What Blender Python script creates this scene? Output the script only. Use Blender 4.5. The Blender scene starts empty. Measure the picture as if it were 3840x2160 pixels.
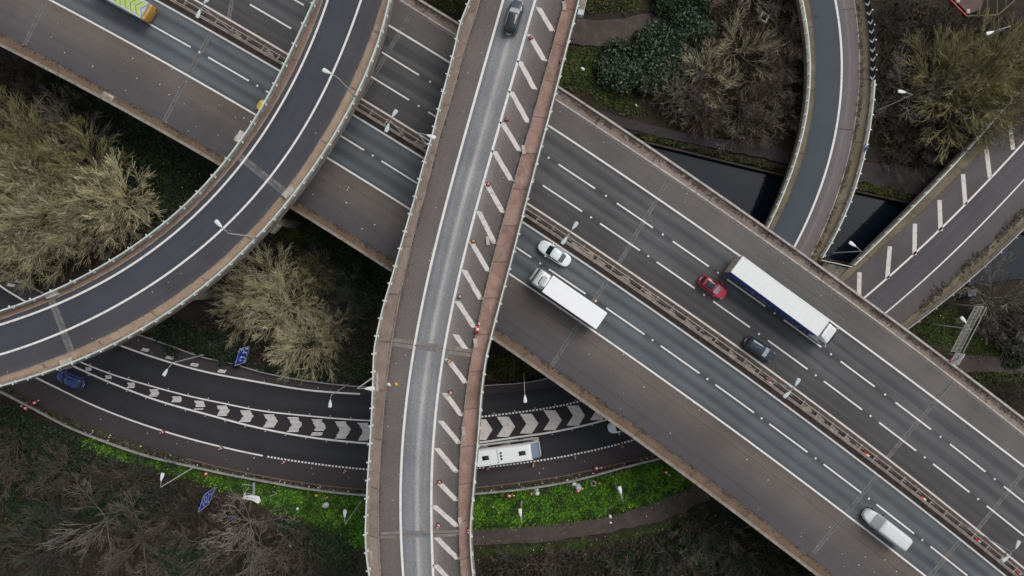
import bpy, bmesh, math, random
import numpy as np
from mathutils import Vector, Matrix
R = math.radians
rnd = random.Random(7)
scene = bpy.context.scene
col = scene.collection

# ------------------------------------------------------------------ camera, sky, sun, exposure
CAMZ, FPX, NX, NY = 100.0, 2560.0, 1945.0, 1025.0     # height, focal length and nadir in photo pixels (3840 wide)
cam = bpy.data.objects.new('camera', bpy.data.cameras.new('camera'))
col.objects.link(cam)
cam.location = (0, 0, CAMZ); cam.rotation_euler = (0, 0, 0)
cam.data.sensor_width = 36; cam.data.lens = 36 * FPX / 3840
cam.data.shift_x = -(NX - 1920) / 3840; cam.data.shift_y = -(1080 - NY) / 3840
cam.data.clip_end = 3000; cam.data.clip_start = 0.5
scene.camera = cam

SUN_EL, SUN_AZ = 50, 48
world = bpy.data.worlds.new('World'); scene.world = world; world.use_nodes = True
wn = world.node_tree.nodes; wl = world.node_tree.links; wn.clear()
sky = wn.new('ShaderNodeTexSky'); sky.sky_type = 'NISHITA'; sky.sun_disc = False
sky.sun_elevation = R(SUN_EL); sky.sun_rotation = R(SUN_AZ); sky.air_density = 1.4; sky.dust_density = 4.0; sky.ozone_density = 0.6
hs = wn.new('ShaderNodeHueSaturation'); hs.inputs['Saturation'].default_value = 0.28
bg = wn.new('ShaderNodeBackground'); bg.inputs['Strength'].default_value = 0.104
wo = wn.new('ShaderNodeOutputWorld')
wl.new(sky.outputs[0], hs.inputs['Color']); wl.new(hs.outputs[0], bg.inputs['Color']); wl.new(bg.outputs[0], wo.inputs['Surface'])
sl = bpy.data.lights.new('sun', 'SUN'); sl.energy = 1.15; sl.angle = R(38); sl.color = (1, 0.97, 0.93)
so = bpy.data.objects.new('sun', sl); col.objects.link(so)
az = R(SUN_AZ); el = R(SUN_EL)
sd = Vector((math.sin(az) * math.cos(el), math.cos(az) * math.cos(el), math.sin(el)))
so.rotation_euler = sd.to_track_quat('Z', 'Y').to_euler(); so.location = (0, 0, 200)
scene.view_settings.view_transform = 'Standard'; scene.view_settings.look = 'None'
scene.view_settings.exposure = 0.11; scene.view_settings.gamma = 1.0

# ------------------------------------------------------------------ helpers
def W(px, py, z):
    s = (CAMZ - z) / FPX
    return Vector(((px - NX) * s, (NY - py) * s, z))

def tag(o, label=None, cat=None, group=None, kind=None):
    if label: o['label'] = label
    if cat: o['category'] = cat
    if group: o['group'] = group
    if kind: o['kind'] = kind
    return o

def empty(name, loc=(0, 0, 0), rz=0, label=None, cat=None, group=None):
    o = bpy.data.objects.new(name, None); col.objects.link(o)
    o.location = loc; o.rotation_euler = (0, 0, rz); o.empty_display_size = 0.5
    return tag(o, label, cat, group)

def link_mesh(name, me, parent=None):
    o = bpy.data.objects.new(name, me); col.objects.link(o)
    if parent: o.parent = parent
    return o

def copy_tree(o, parent=None):
    c = o.copy(); col.objects.link(c); c.parent = parent
    for ch in list(o.children): copy_tree(ch, c)
    return c

class MB:
    def __init__(s): s.v = []; s.f = []; s.uv = []
    def add(s, vs, fs, uvs=None):
        b = len(s.v); s.v.extend([tuple(p) for p in vs])
        s.f.extend([tuple(i + b for i in f) for f in fs])
        s.uv.extend(uvs if uvs else [(0, 0)] * len(vs)); return s
    def box(s, c, d, rz=0, ry=0, rx=0):
        m = Matrix.Rotation(rz, 3, 'Z') @ Matrix.Rotation(ry, 3, 'Y') @ Matrix.Rotation(rx, 3, 'X'); c = Vector(c)
        vs = [c + m @ Vector((x * d[0] / 2, y * d[1] / 2, z * d[2] / 2)) for z in (-1, 1) for y in (-1, 1) for x in (-1, 1)]
        return s.add(vs, [(0, 2, 3, 1), (4, 5, 7, 6), (0, 1, 5, 4), (2, 6, 7, 3), (0, 4, 6, 2), (1, 3, 7, 5)])
    def rbox(s, c, d, r=0.05, seg=2, rz=0):
        bm = bmesh.new(); bmesh.ops.create_cube(bm, size=1)
        for v in bm.verts: v.co = Vector((v.co.x * d[0], v.co.y * d[1], v.co.z * d[2]))
        bmesh.ops.bevel(bm, geom=bm.edges[:], offset=r, segments=seg, affect='EDGES', profile=0.5)
        m = Matrix.Rotation(rz, 3, 'Z'); c = Vector(c)
        bm.verts.ensure_lookup_table(); bm.verts.index_update()
        s.add([c + m @ v.co for v in bm.verts], [[v.index for v in f.verts] for f in bm.faces]); bm.free(); return s
    def tube(s, pts, rad, n=6, cap=True):
        pts = [Vector(p) for p in pts]; m = len(pts)
        if not hasattr(rad, '__len__'): rad = [rad] * m
        vs = []; fs = []
        for i, p in enumerate(pts):
            t = (pts[min(i + 1, m - 1)] - pts[max(i - 1, 0)]).normalized()
            a = Vector((0, 0, 1)) if abs(t.z) < 0.9 else Vector((1, 0, 0))
            u = t.cross(a).normalized(); w = t.cross(u)
            for k in range(n):
                an = 2 * math.pi * k / n
                vs.append(p + (u * math.cos(an) + w * math.sin(an)) * rad[i])
        for i in range(m - 1):
            for k in range(n):
                fs.append((i * n + k, i * n + (k + 1) % n, (i + 1) * n + (k + 1) % n, (i + 1) * n + k))
        if cap:
            fs.append(tuple(range(n - 1, -1, -1))); fs.append(tuple((m - 1) * n + k for k in range(n)))
        return s.add(vs, fs)
    def lathe(s, prof, n=14, c=(0, 0, 0), axis='z'):
        vs = []; fs = []; m = len(prof); c = Vector(c)
        for r, z in prof:
            for k in range(n):
                a = 2 * math.pi * k / n
                p = Vector((r * math.cos(a), r * math.sin(a), z))
                if axis == 'y': p = Vector((p.x, p.z, p.y))
                if axis == 'x': p = Vector((p.z, p.x, p.y))
                vs.append(c + p)
        for i in range(m - 1):
            for k in range(n): fs.append((i * n + k, i * n + (k + 1) % n, (i + 1) * n + (k + 1) % n, (i + 1) * n + k))
        fs.append(tuple(range(n - 1, -1, -1))); fs.append(tuple((m - 1) * n + k for k in range(n)))
        return s.add(vs, fs)
    def prism(s, poly, z0, z1):
        n = len(poly)
        vs = [(p[0], p[1], z0) for p in poly] + [(p[0], p[1], z1) for p in poly]
        fs = [tuple(range(n - 1, -1, -1)), tuple(range(n, 2 * n))] + [(i, (i + 1) % n, n + (i + 1) % n, n + i) for i in range(n)]
        return s.add(vs, fs)
    def grid(s, P, uvf=None, flip=False, closed=False):
        n = len(P); m = len(P[0]); vs = [p for r in P for p in r]; fs = []
        for i in range(n - 1):
            for j in range(m if closed else m - 1):
                q = (i * m + j, i * m + (j + 1) % m, (i + 1) * m + (j + 1) % m, (i + 1) * m + j)
                fs.append(q[::-1] if flip else q)
        return s.add(vs, fs, [u for r in uvf for u in r] if uvf else None)
    def build(s, name, mat, parent=None, smooth=False, shift=None):
        me = bpy.data.meshes.new(name)
        vs = s.v if shift is None else [(a - shift[0], b - shift[1], c - shift[2]) for a, b, c in s.v]
        me.from_pydata(vs, [], s.f)
        if s.uv and any(u != (0, 0) for u in s.uv):
            ul = me.uv_layers.new(name='UVMap'); idx = np.empty(len(me.loops), dtype=np.int32)
            me.loops.foreach_get('vertex_index', idx)
            ul.data.foreach_set('uv', np.array(s.uv, dtype=np.float32)[idx].ravel())
        if isinstance(mat, (list, tuple)):
            for m in mat: me.materials.append(m)
        else: me.materials.append(mat)
        bm = bmesh.new(); bm.from_mesh(me); bmesh.ops.recalc_face_normals(bm, faces=bm.faces[:]) if s.fix else None
        bm.to_mesh(me); bm.free()
        if smooth: me.polygons.foreach_set('use_smooth', [True] * len(me.polygons))
        me.update()
        return link_mesh(name, me, parent)
    fix = True

# ------------------------------------------------------------------ materials
class NT:
    def __init__(s, name):
        s.m = bpy.data.materials.new(name); s.m.use_nodes = True
        s.t = s.m.node_tree; s.n = s.t.nodes; s.n.clear()
        s.out = s.n.new('ShaderNodeOutputMaterial'); s.b = s.n.new('ShaderNodeBsdfPrincipled')
        s.t.links.new(s.b.outputs[0], s.out.inputs[0])
    def new(s, ty, **kw):
        n = s.n.new(ty)
        for k, v in kw.items():
            if k.startswith('i_'): n.inputs[k[2:].replace('_', ' ')].default_value = v
            else: setattr(n, k, v)
        return n
    def ln(s, a, b): s.t.links.new(a, b)
    def noise(s, vec, scale, detail=4, rough=0.6):
        n = s.new('ShaderNodeTexNoise'); n.inputs['Scale'].default_value = scale
        n.inputs['Detail'].default_value = detail; n.inputs['Roughness'].default_value = rough
        if vec is not None: s.ln(vec, n.inputs['Vector'])
        return n.outputs['Fac']
    def ramp(s, fac, stops, interp='LINEAR'):
        r = s.new('ShaderNodeValToRGB'); r.color_ramp.interpolation = interp; e = r.color_ramp.elements
        while len(e) < len(stops): e.new(0.5)
        for i, (p, c) in enumerate(stops):
            e[i].position = p; e[i].color = (c, c, c, 1) if not hasattr(c, '__len__') else (*c, 1)
        s.ln(fac, r.inputs[0]); return r.outputs['Color']
    def mix(s, a, b, fac, mode='MIX'):
        m = s.new('ShaderNodeMix', data_type='RGBA', blend_type=mode)
        for sock, val in ((m.inputs[0], fac), (m.inputs[6], a), (m.inputs[7], b)):
            if isinstance(val, bpy.types.NodeSocket): s.ln(val, sock)
            elif hasattr(val, '__len__'): sock.default_value = (*val, 1)
            else: sock.default_value = val
        return m.outputs[2]
    def math(s, op, a, b=None):
        m = s.new('ShaderNodeMath', operation=op)
        for i, v in enumerate((a, b)):
            if v is None: continue
            if isinstance(v, bpy.types.NodeSocket): s.ln(v, m.inputs[i])
            else: m.inputs[i].default_value = v
        return m.outputs[0]
    def bump(s, h, st=0.3, d=0.05):
        b = s.new('ShaderNodeBump'); b.inputs['Strength'].default_value = st; b.inputs['Distance'].default_value = d
        s.ln(h, b.inputs['Height']); s.ln(b.outputs[0], s.b.inputs['Normal'])
    def pos(s): return s.new('ShaderNodeNewGeometry').outputs['Position']
    def set(s, color=None, rough=None, metal=None, **kw):
        if color is not None:
            if isinstance(color, bpy.types.NodeSocket): s.ln(color, s.b.inputs['Base Color'])
            else: s.b.inputs['Base Color'].default_value = (*color, 1)
        if rough is not None:
            if isinstance(rough, bpy.types.NodeSocket): s.ln(rough, s.b.inputs['Roughness'])
            else: s.b.inputs['Roughness'].default_value = rough
        if metal is not None: s.b.inputs['Metallic'].default_value = metal
        for k, v in kw.items(): s.b.inputs[k.replace('_', ' ')].default_value = v
        return s.m

def asphalt(name, stops, streak=0.28, patch=0.25, grain=0.18, wob=0.05, spot=0.0):
    """road surface: colour bands across the lane (u), streaks along it (v), patches and grain"""
    t = NT(name); uv = t.new('ShaderNodeUVMap').outputs[0]; p = t.pos()
    sep = t.new('ShaderNodeSeparateXYZ'); t.ln(uv, sep.inputs[0])
    mp = t.new('ShaderNodeMapping'); mp.inputs['Scale'].default_value = (7.0, 0.05, 1); t.ln(uv, mp.inputs[0])
    st = t.noise(mp.outputs[0], 1.0, 5, 0.65)
    mp2 = t.new('ShaderNodeMapping'); mp2.inputs['Scale'].default_value = (1.0, 0.04, 1); t.ln(uv, mp2.inputs[0])
    lo = t.noise(mp2.outputs[0], 1.0, 2, 0.5)
    u = t.math('ADD', sep.outputs[0], t.math('MULTIPLY', t.math('SUBTRACT', lo, 0.5), wob * 2))
    c = t.ramp(u, stops, 'B_SPLINE' if len(stops) > 2 else 'LINEAR')
    c = t.mix(c, t.ramp(st, [(0.25, 1 - streak), (0.75, 1 + streak * 0.8)]), 1.0, 'MULTIPLY')
    pa = t.noise(p, 0.12, 5, 0.6)
    c = t.mix(c, t.ramp(pa, [(0.3, 1 - patch), (0.7, 1 + patch * 0.7)]), 1.0, 'MULTIPLY')
    gr = t.noise(p, 3.5, 8, 0.75)
    c = t.mix(c, t.ramp(gr, [(0.3, 1 - grain), (0.7, 1 + grain)]), 1.0, 'MULTIPLY')
    if spot:
        sp = t.noise(p, .8, 7, .75)
        c = t.mix(c, (0.02, 0.018, 0.018), t.ramp(sp, [(0.62, 0.0), (0.7, spot)]))
    t.bump(gr, 0.25, 0.02)
    return t.set(c, 0.86)

def rough_mat(name, c1, c2, scale=0.6, c3=None, s3=4.0, rough=0.9, bump=0.3, grain=0.2):
    t = NT(name); p = t.pos(); n = t.noise(p, scale, 6, 0.65)
    c = t.mix(c1, c2, t.ramp(n, [(0.35, 0.0), (0.65, 1.0)]))
    if c3: c = t.mix(c, c3, t.ramp(t.noise(p, s3, 5, 0.7), [(0.5, 0.0), (0.66, 0.85)]))
    g = t.noise(p, 6.0, 6, 0.7)
    c = t.mix(c, t.ramp(g, [(0.3, 1 - grain), (0.7, 1 + grain)]), 1.0, 'MULTIPLY')
    if bump: t.bump(g, bump, 0.03)
    return t.set(c, rough)

def concrete_panels(name, c1, c2, c3, plen=4.0):
    """verge slabs: panel to panel tone along v, joints, stains"""
    t = NT(name); uv = t.new('ShaderNodeUVMap').outputs[0]; p = t.pos()
    sep = t.new('ShaderNodeSeparateXYZ'); t.ln(uv, sep.inputs[0])
    wv = t.math('ADD', sep.outputs[1], t.math('MULTIPLY', t.noise(p, 1.3, 3), 0.35))
    pl = t.math('DIVIDE', wv, plen); fl = t.math('FLOOR', pl); fr = t.math('FRACT', pl)
    wn_ = t.new('ShaderNodeTexWhiteNoise', noise_dimensions='1D'); t.ln(fl, wn_.inputs['W'])
    c = t.mix(c1, c2, t.math('MULTIPLY', wn_.outputs['Value'], 1.0))
    st = t.noise(p, 0.5, 7, 0.7)
    c = t.mix(c, c3, t.ramp(st, [(0.42, 0.0), (0.66, 0.8)]))
    jl = t.ramp(fr, [(0.0, 1.0), (0.02, 0.0), (0.97, 0.0), (1.0, 1.0)])
    c = t.mix(c, (0.05, 0.04, 0.035), t.math('MULTIPLY', jl, 0.7))
    ed = t.ramp(t.math('ADD', sep.outputs[0], t.math('MULTIPLY', t.noise(p, 1.8, 5), 0.25)), [(0.08, 0.55), (0.24, 0.0), (0.98, 0.0), (1.15, 0.5)])
    c = t.mix(c, (0.045, 0.037, 0.03), ed)
    g = t.noise(p, 5, 7, 0.75)
    c = t.mix(c, t.ramp(g, [(0.3, 0.78), (0.7, 1.18)]), 1.0, 'MULTIPLY'); t.bump(g, 0.3, 0.03)
    return t.set(c, 0.92)

def paint(name, c, rough=0.35, coat=0.6, metal=0.0, dirt=0.12):
    t = NT(name); p = t.new('ShaderNodeTexCoord').outputs['Object']
    n = t.noise(p, 1.5, 5, 0.6)
    cc = t.mix(c, tuple(x * 0.55 + 0.02 for x in c), t.ramp(n, [(0.4, 0.0), (0.8, dirt * 2)]))
    t.set(cc, rough, metal); t.b.inputs['Coat Weight'].default_value = coat; t.b.inputs['Coat Roughness'].default_value = 0.08
    return t.m

def plain(name, c, rough=0.6, metal=0.0, var=0.15, scale=3.0, emit=None):
    t = NT(name); p = t.pos(); n = t.noise(p, scale, 4)
    cc = t.mix(c, t.ramp(n, [(0.3, 1 - var), (0.7, 1 + var)]), 1.0, 'MULTIPLY'); t.set(cc, rough, metal)
    if emit: t.b.inputs['Emission Color'].default_value = (*c, 1); t.b.inputs['Emission Strength'].default_value = emit
    return t.m

def glass_dark(name, c=(0.015, 0.02, 0.025), rough=0.06):
    t = NT(name); t.set(c, rough); t.b.inputs['Coat Weight'].default_value = 0.5; return t.m

def marking(name, c=(0.72, 0.70, 0.68), worn=0.2):
    t = NT(name); p = t.pos()
    n = t.noise(p, 2.2, 7, 0.75)
    cc = t.mix(c, tuple(x * 0.35 for x in c), t.ramp(n, [(0.52, 0.0), (0.72, worn * 2)]))
    return t.set(cc, 0.7)

def twig_mat(name, c1, c2, c3):
    t = NT(name); g = t.new('ShaderNodeNewGeometry'); oi = t.new('ShaderNodeObjectInfo')
    c = t.ramp(g.outputs['Random Per Island'], [(0.0, c1), (0.55, c2), (1.0, c3)])
    c = t.mix(c, t.ramp(oi.outputs['Random'], [(0.0, 0.78), (1.0, 1.2)]), 1.0, 'MULTIPLY')
    return t.set(c, 0.9)

M = {}
M['m6_lane_w'] = asphalt('worn_motorway_asphalt', [(0.0, (.050, .055, .062)), (.2, (.125, .140, .150)), (.36, (.100, .112, .122)), (.5, (.052, .058, .066)), (.64, (.100, .112, .122)), (.82, (.125, .140, .150)), (1.0, (.045, .050, .057))], 0.2, .2, .12, .15)
M['m6_lane_e'] = asphalt('worn_motorway_asphalt_dark', [(0.0, (.060, .060, .064)), (.22, (.118, .118, .122)), (.36, (.090, .091, .095)), (.5, (.050, .051, .055)), (.64, (.088, .089, .093)), (.8, (.112, .113, .117)), (1.0, (.050, .050, .054))], .26, .22, .14, .3)
M['m6_fast_e'] = asphalt('dark_motorway_asphalt', [(0.0, (.058, .054, .056)), (.28, (.062, .060, .063)), (.42, (.085, .080, .080)), (.55, (.050, .050, .054)), (.8, (.082, .080, .082)), (1.0, (.054, .054, .058))], .2, .2, .14, .2)
M['m6_shoulder_w'] = asphalt('hard_shoulder_asphalt', [(0.0, (.070, .066, .072)), (.4, (.088, .081, .084)), (.62, (.115, .100, .093)), (.9, (.135, .113, .102)), (1.0, (.10, .088, .082))], .12, .2, .12, .1)
M['m6_shoulder_e'] = asphalt('hard_shoulder_asphalt_grey', [(0.0, (.10, .095, .093)), (.3, (.125, .115, .110)), (.7, (.115, .103, .102)), (1.0, (.125, .112, .11))], .12, .2, .12, .1)
M['ramp_lane'] = asphalt('dark_slate_asphalt', [(0.0, (.036, .040, .052)), (.3, (.050, .056, .072)), (.5, (.044, .049, .062)), (.75, (.052, .057, .072)), (1.0, (.040, .044, .056))], .10, .15, .10)
M['ramp_edge'] = asphalt('dark_asphalt_margin', [(0.0, (.048, .050, .062)), (.4, (.062, .060, .070)), (.7, (.050, .050, .062)), (1.0, (.085, .076, .080))], .10, .2, .12)
M['fly_lane'] = asphalt('pale_grey_asphalt', [(0.0, (.12, .125, .135)), (.18, (.215, .225, .243)), (.40, (.198, .202, .212)), (.46, (.28, .272, .275)), (.53, (.43, .40, .398)), (.60, (.28, .272, .275)), (.69, (.205, .209, .220)), (.86, (.205, .209, .220)), (1.0, (.15, .153, .16))], .2, .2, .26, .03, .35)
M['fly_shoulder'] = asphalt('brown_grey_asphalt', [(0.0, (.115, .092, .086)), (.3, (.135, .112, .107)), (.7, (.14, .118, .112)), (1.0, (.12, .105, .1))], .08, .15, .22, .05)
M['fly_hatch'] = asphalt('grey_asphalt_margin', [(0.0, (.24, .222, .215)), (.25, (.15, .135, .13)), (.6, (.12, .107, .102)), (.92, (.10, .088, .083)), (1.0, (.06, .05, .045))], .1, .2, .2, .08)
M['low_lane'] = asphalt('fresh_black_asphalt', [(0.0, (.018, .018, .023)), (.3, (.024, .025, .031)), (.55, (.030, .031, .038)), (.75, (.023, .024, .03)), (1.0, (.020, .02, .025))], .2, .15, .12)
M['low_shoulder'] = asphalt('brown_black_asphalt', [(0.0, (.045, .037, .040)), (.4, (.050, .041, .044)), (1.0, (.040, .032, .033))], .1, .2, .15)
M['low_hatch'] = asphalt('black_asphalt_hatch', [(0.0, (.02, .018, .021)), (1.0, (.026, .023, .027))], .1, .2, .15)
M['ne_lane'] = asphalt('blue_grey_asphalt', [(0.0, (.052, .062, .078)), (.5, (.064, .076, .096)), (1.0, (.055, .066, .082))], .06, .12, .1)
M['ne_shoulder'] = asphalt('purple_grey_asphalt', [(0.0, (.12, .105, .11)), (.35, (.15, .13, .138)), (.42, (.2, .18, .185)), (.5, (.15, .13, .135)), (1.0, (.135, .112, .112))], .12, .18, .15)
M['side_lane'] = asphalt('dim_asphalt', [(0.0, (.068, .062, .070)), (.35, (.088, .084, .095)), (.5, (.07, .067, .077)), (.7, (.088, .084, .094)), (1.0, (.08, .073, .08))], .14, .16, .12)
M['side_margin'] = asphalt('dim_brown_asphalt', [(0.0, (.10, .088, .092)), (1.0, (.085, .073, .074))], .08, .2, .15)
M['median'] = rough_mat('median_dirt', (.058, .045, .039), (.085, .068, .059), 1.2, (.12, .098, .084), 2.2)
M['white_line'] = marking('road_paint_white', (.72, .70, .68), .34)
M['cream_line'] = marking('road_paint_worn', (.62, .57, .54), .45)
M['joint'] = rough_mat('joint_mortar', (.12, .118, .118), (.17, .162, .16), 1.0, (.07, .07, .072), 1.2)
M['joint_dark'] = rough_mat('joint_rubber', (.03, .03, .032), (.06, .06, .062), 2.0)
M['concrete'] = rough_mat('weathered_concrete', (.30, .26, .22), (.20, .17, .14), .7, (.11, .09, .07), 2.5)
M['concrete_pale'] = rough_mat('pale_concrete', (.50, .46, .42), (.36, .33, .30), .8, (.2, .17, .14), 3.0)
M['deck'] = rough_mat('deck_concrete', (.21, .19, .165), (.13, .115, .10), .5, (.07, .06, .05), 1.5)
M['verge_red'] = concrete_panels('red_verge_slabs', (.31, .188, .152), (.215, .128, .104), (.39, .28, .235), 4.6)
M['verge_tan'] = concrete_panels('tan_verge_slabs', (.36, .255, .18), (.27, .185, .125), (.40, .30, .22), 7.5)
M['verge_brown'] = concrete_panels('brown_verge_slabs', (.215, .128, .098), (.155, .09, .067), (.24, .16, .12), 5.0)
M['verge_grey'] = concrete_panels('grey_brown_verge_slabs', (.25, .195, .165), (.18, .135, .11), (.28, .225, .19), 6.0)
M['verge_m6w'] = concrete_panels('mud_brown_verge', (.15, .105, .072), (.115, .08, .054), (.185, .13, .09), 9.0)
M['verge_m6e'] = concrete_panels('pink_grey_verge', (.27, .215, .19), (.21, .165, .145), (.16, .12, .1), 9.0)
M['verge_olive'] = concrete_panels('olive_verge', (.16, .13, .085), (.12, .095, .06), (.2, .17, .12), 9.0)
M['rail'] = plain('pale_galvanised_rail', (.55, .60, .57), .5, 0.0, .18, 1.2)
M['rail_dull'] = plain('dull_galvanised_steel', (.30, .29, .27), .55, 0.2, .25, 1.5)
M['rail_brown'] = plain('rust_brown_barrier', (.29, .245, .22), .6, .1, .3, 1.5)
M['rail_post'] = plain('barrier_post_grey', (.42, .42, .40), .6, .1, .2)
M['lamp_head'] = plain('lamp_lantern_white', (.68, .70, .70), .4, 0, .06)
M['lamp_head_grey'] = plain('lamp_lantern_grey', (.50, .56, .57), .4, 0, .08)
M['lamp_pole'] = plain('lamp_column_grey', (.36, .37, .37), .5, .3, .15)
M['lens'] = plain('lamp_lens', (.6, .62, .6), .2, 0, .05)
M['sign_blue'] = plain('sign_blue', (.016, .065, .46), .4, 0, .12, 1.5)
M['sign_white'] = plain('sign_white', (.80, .80, .80), .45, 0, .08)
M['sign_grey'] = plain('sign_back_grey', (.30, .31, .31), .5, .2, .15)
M['sign_red'] = plain('sign_red', (.45, .03, .035), .45, 0, .12)
M['black'] = plain('black_plastic', (.015, .015, .017), .55, 0, .2)
M['tyre'] = plain('tyre_rubber', (.018, .018, .018), .8, 0, .2)
M['rim'] = plain('wheel_rim', (.30, .30, .31), .35, .7, .1)
M['white_paint'] = paint('white_vehicle_paint', (.82, .84, .85), .35, .5, 0, .05)
M['truck_white'] = paint('white_box_panel', (.86, .87, .88), .55, .1, 0, .04)
M['trailer_white'] = paint('trailer_roof_white', (.74, .76, .76), .6, .05, 0, .10)
M['sedan_white'] = paint('pale_blue_white_paint', (.74, .80, .83), .3, .6, 0, .04)
M['red_paint'] = paint('crimson_car_paint', (.56, .012, .05), .3, .7, 0, .08)
M['navy_paint'] = paint('dark_navy_car_paint', (.022, .035, .060), .3, .7, .2, .1)
M['slate_paint'] = paint('slate_blue_car_paint', (.030, .045, .075), .3, .7, .2, .1)
M['blue_paint'] = paint('bright_blue_car_paint', (.010, .036, .19), .3, .7, 0, .1)
M['van_white'] = paint('off_white_van_paint', (.66, .67, .68), .4, .4, 0, .06)
M['curtain_blue'] = plain('blue_side_curtain', (.016, .055, .30), .55, 0, .2, .8)
M['beige_door'] = plain('beige_trailer_door', (.50, .44, .36), .6, 0, .12)
M['lime'] = plain('lime_chevron_panel', (.42, .55, .10), .5, 0, .1)
M['olive_edge'] = plain('olive_chevron_edge', (.17, .23, .03), .5, 0, .1)
M['panel_grey'] = plain('pale_grey_panel', (.46, .50, .52), .5, 0, .1)
M['amber'] = plain('amber_rear_panel', (.50, .30, .06), .45, 0, .2)
M['yellow_paint'] = paint('yellow_vehicle_paint', (.72, .50, .012), .35, .5)
M['glass'] = glass_dark('dark_vehicle_glass'); M['glass_grey'] = glass_dark('grey_vehicle_glass', (.10, .12, .13), .12)
M['glass_pale'] = glass_dark('painted_reflection_glass', (.33, .36, .38), .15)  # light reflected in the windscreens is painted in as a pale base colour
M['glass_bus'] = glass_dark('blue_grey_rear_glass', (.17, .21, .28), .15)
M['headlight'] = glass_dark('headlight_lens', (.55, .58, .60), .1)
M['taillight'] = glass_dark('taillight_lens', (.32, .004, .012), .15)
M['cone'] = plain('cone_orange_red', (.62, .025, .022), .5, 0, .12); M['cone_white'] = plain('cone_white_sleeve', (.75, .73, .73), .5, 0, .1)
M['cone_dull'] = plain('cone_dirty_red', (.34, .05, .05), .6, 0, .25)
M['cone_lamp'] = plain('cone_lamp_yellow', (.75, .42, .03), .3, 0, .1)
M['cone_base'] = plain('cone_base_dark', (.10, .025, .025), .7, 0, .2)
M['path'] = rough_mat('dirt_path', (.070, .052, .048), (.052, .038, .036), .25, (.095, .075, .066), .9)
M['towpath'] = rough_mat('towpath_gravel', (.030, .024, .026), (.040, .032, .034), .3, (.05, .042, .04), 1.5)
M['litter'] = plain('litter_white', (.66, .66, .64), .7, 0, .2, 9.0)
M['debris'] = twig_mat('kerbside_debris', (.03, .022, .016), (.075, .058, .045), (.17, .14, .11))
M['leafpile'] = rough_mat('dry_leaf_drift', (.46, .39, .34), (.32, .26, .22), 3.0, (.2, .16, .13), 5.0)
M['timber'] = plain('pale_timber', (.16, .125, .085), .8, 0, .25)

# ------------------------------------------------------------------ traced lines (photo pixels) -> curves
class Ln:
    """a smooth curve through traced points; p is the running coordinate of its road"""
    TH = R(33); C0 = (-150.0, -150.0)
    def __init__(s, pts, mode, deg=None):
        s.mode = mode; P = np.array(pts, float); p, q = s.fwd(P[:, 0], P[:, 1])
        o = np.argsort(p); p = p[o]; q = q[o]; s.lo, s.hi = p[0], p[-1]
        if deg is None: s.p, s.q = p, q; s.c = None; s.m = s.slopes(p, q)
        else:
            s.mu, s.sd = p.mean(), p.std(); s.c = np.polyfit((p - s.mu) / s.sd, q, deg)
    @staticmethod
    def slopes(x, y):
        h = np.diff(x); d = np.diff(y) / h; m = np.zeros_like(y); m[0] = d[0]; m[-1] = d[-1]
        m[1:-1] = (d[:-1] * h[1:] + d[1:] * h[:-1]) / (h[:-1] + h[1:]); return m
    def fwd(s, x, y):
        if s.mode == 'm6': c, n = math.cos(s.TH), math.sin(s.TH); return x * c + y * n, -x * n + y * c
        if s.mode == 'y': return y, x
        if s.mode == 'x': return x, y
        if s.mode == 'diag': return (x - y) / math.sqrt(2), (x + y) / math.sqrt(2)
        if s.mode == 'polar': dx, dy = x - s.C0[0], y - s.C0[1]; return np.arctan2(dy, dx), np.hypot(dx, dy)
    def inv(s, p, q):
        if s.mode == 'm6': c, n = math.cos(s.TH), math.sin(s.TH); return p * c - q * n, p * n + q * c
        if s.mode == 'y': return q, p
        if s.mode == 'x': return p, q
        if s.mode == 'diag': return (p + q) / math.sqrt(2), (q - p) / math.sqrt(2)
        if s.mode == 'polar': return s.C0[0] + q * np.cos(p), s.C0[1] + q * np.sin(p)
    def f(s, p):
        if s.c is not None: return np.polyval(s.c, (p - s.mu) / s.sd)
        i = np.clip(np.searchsorted(s.p, p) - 1, 0, len(s.p) - 2); h = s.p[i + 1] - s.p[i]; t = (p - s.p[i]) / h
        return ((2 * t**3 - 3 * t**2 + 1) * s.q[i] + (t**3 - 2 * t**2 + t) * h * s.m[i] + (-2 * t**3 + 3 * t**2) * s.q[i + 1] + (t**3 - t**2) * h * s.m[i + 1])
    def px(s, p):
        p = np.asarray(p, float); pc = np.clip(p, s.lo, s.hi); e = (s.hi - s.lo) * 1e-3
        q = s.f(pc)
        q = np.where(p > s.hi, q + (p - s.hi) * (s.f(np.float64(s.hi)) - s.f(np.float64(s.hi - e))) / e, q)
        q = np.where(p < s.lo, q + (p - s.lo) * (s.f(np.float64(s.lo + e)) - s.f(np.float64(s.lo))) / e, q)
        return s.inv(p, q)
    def par(s, x, y): return float(s.fwd(np.float64(x), np.float64(y))[0])
    def xy(s, p, z):
        x, y = s.px(p); k = (CAMZ - z) / FPX
        return np.stack([(x - NX) * k, (NY - y) * k], 1)

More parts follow.
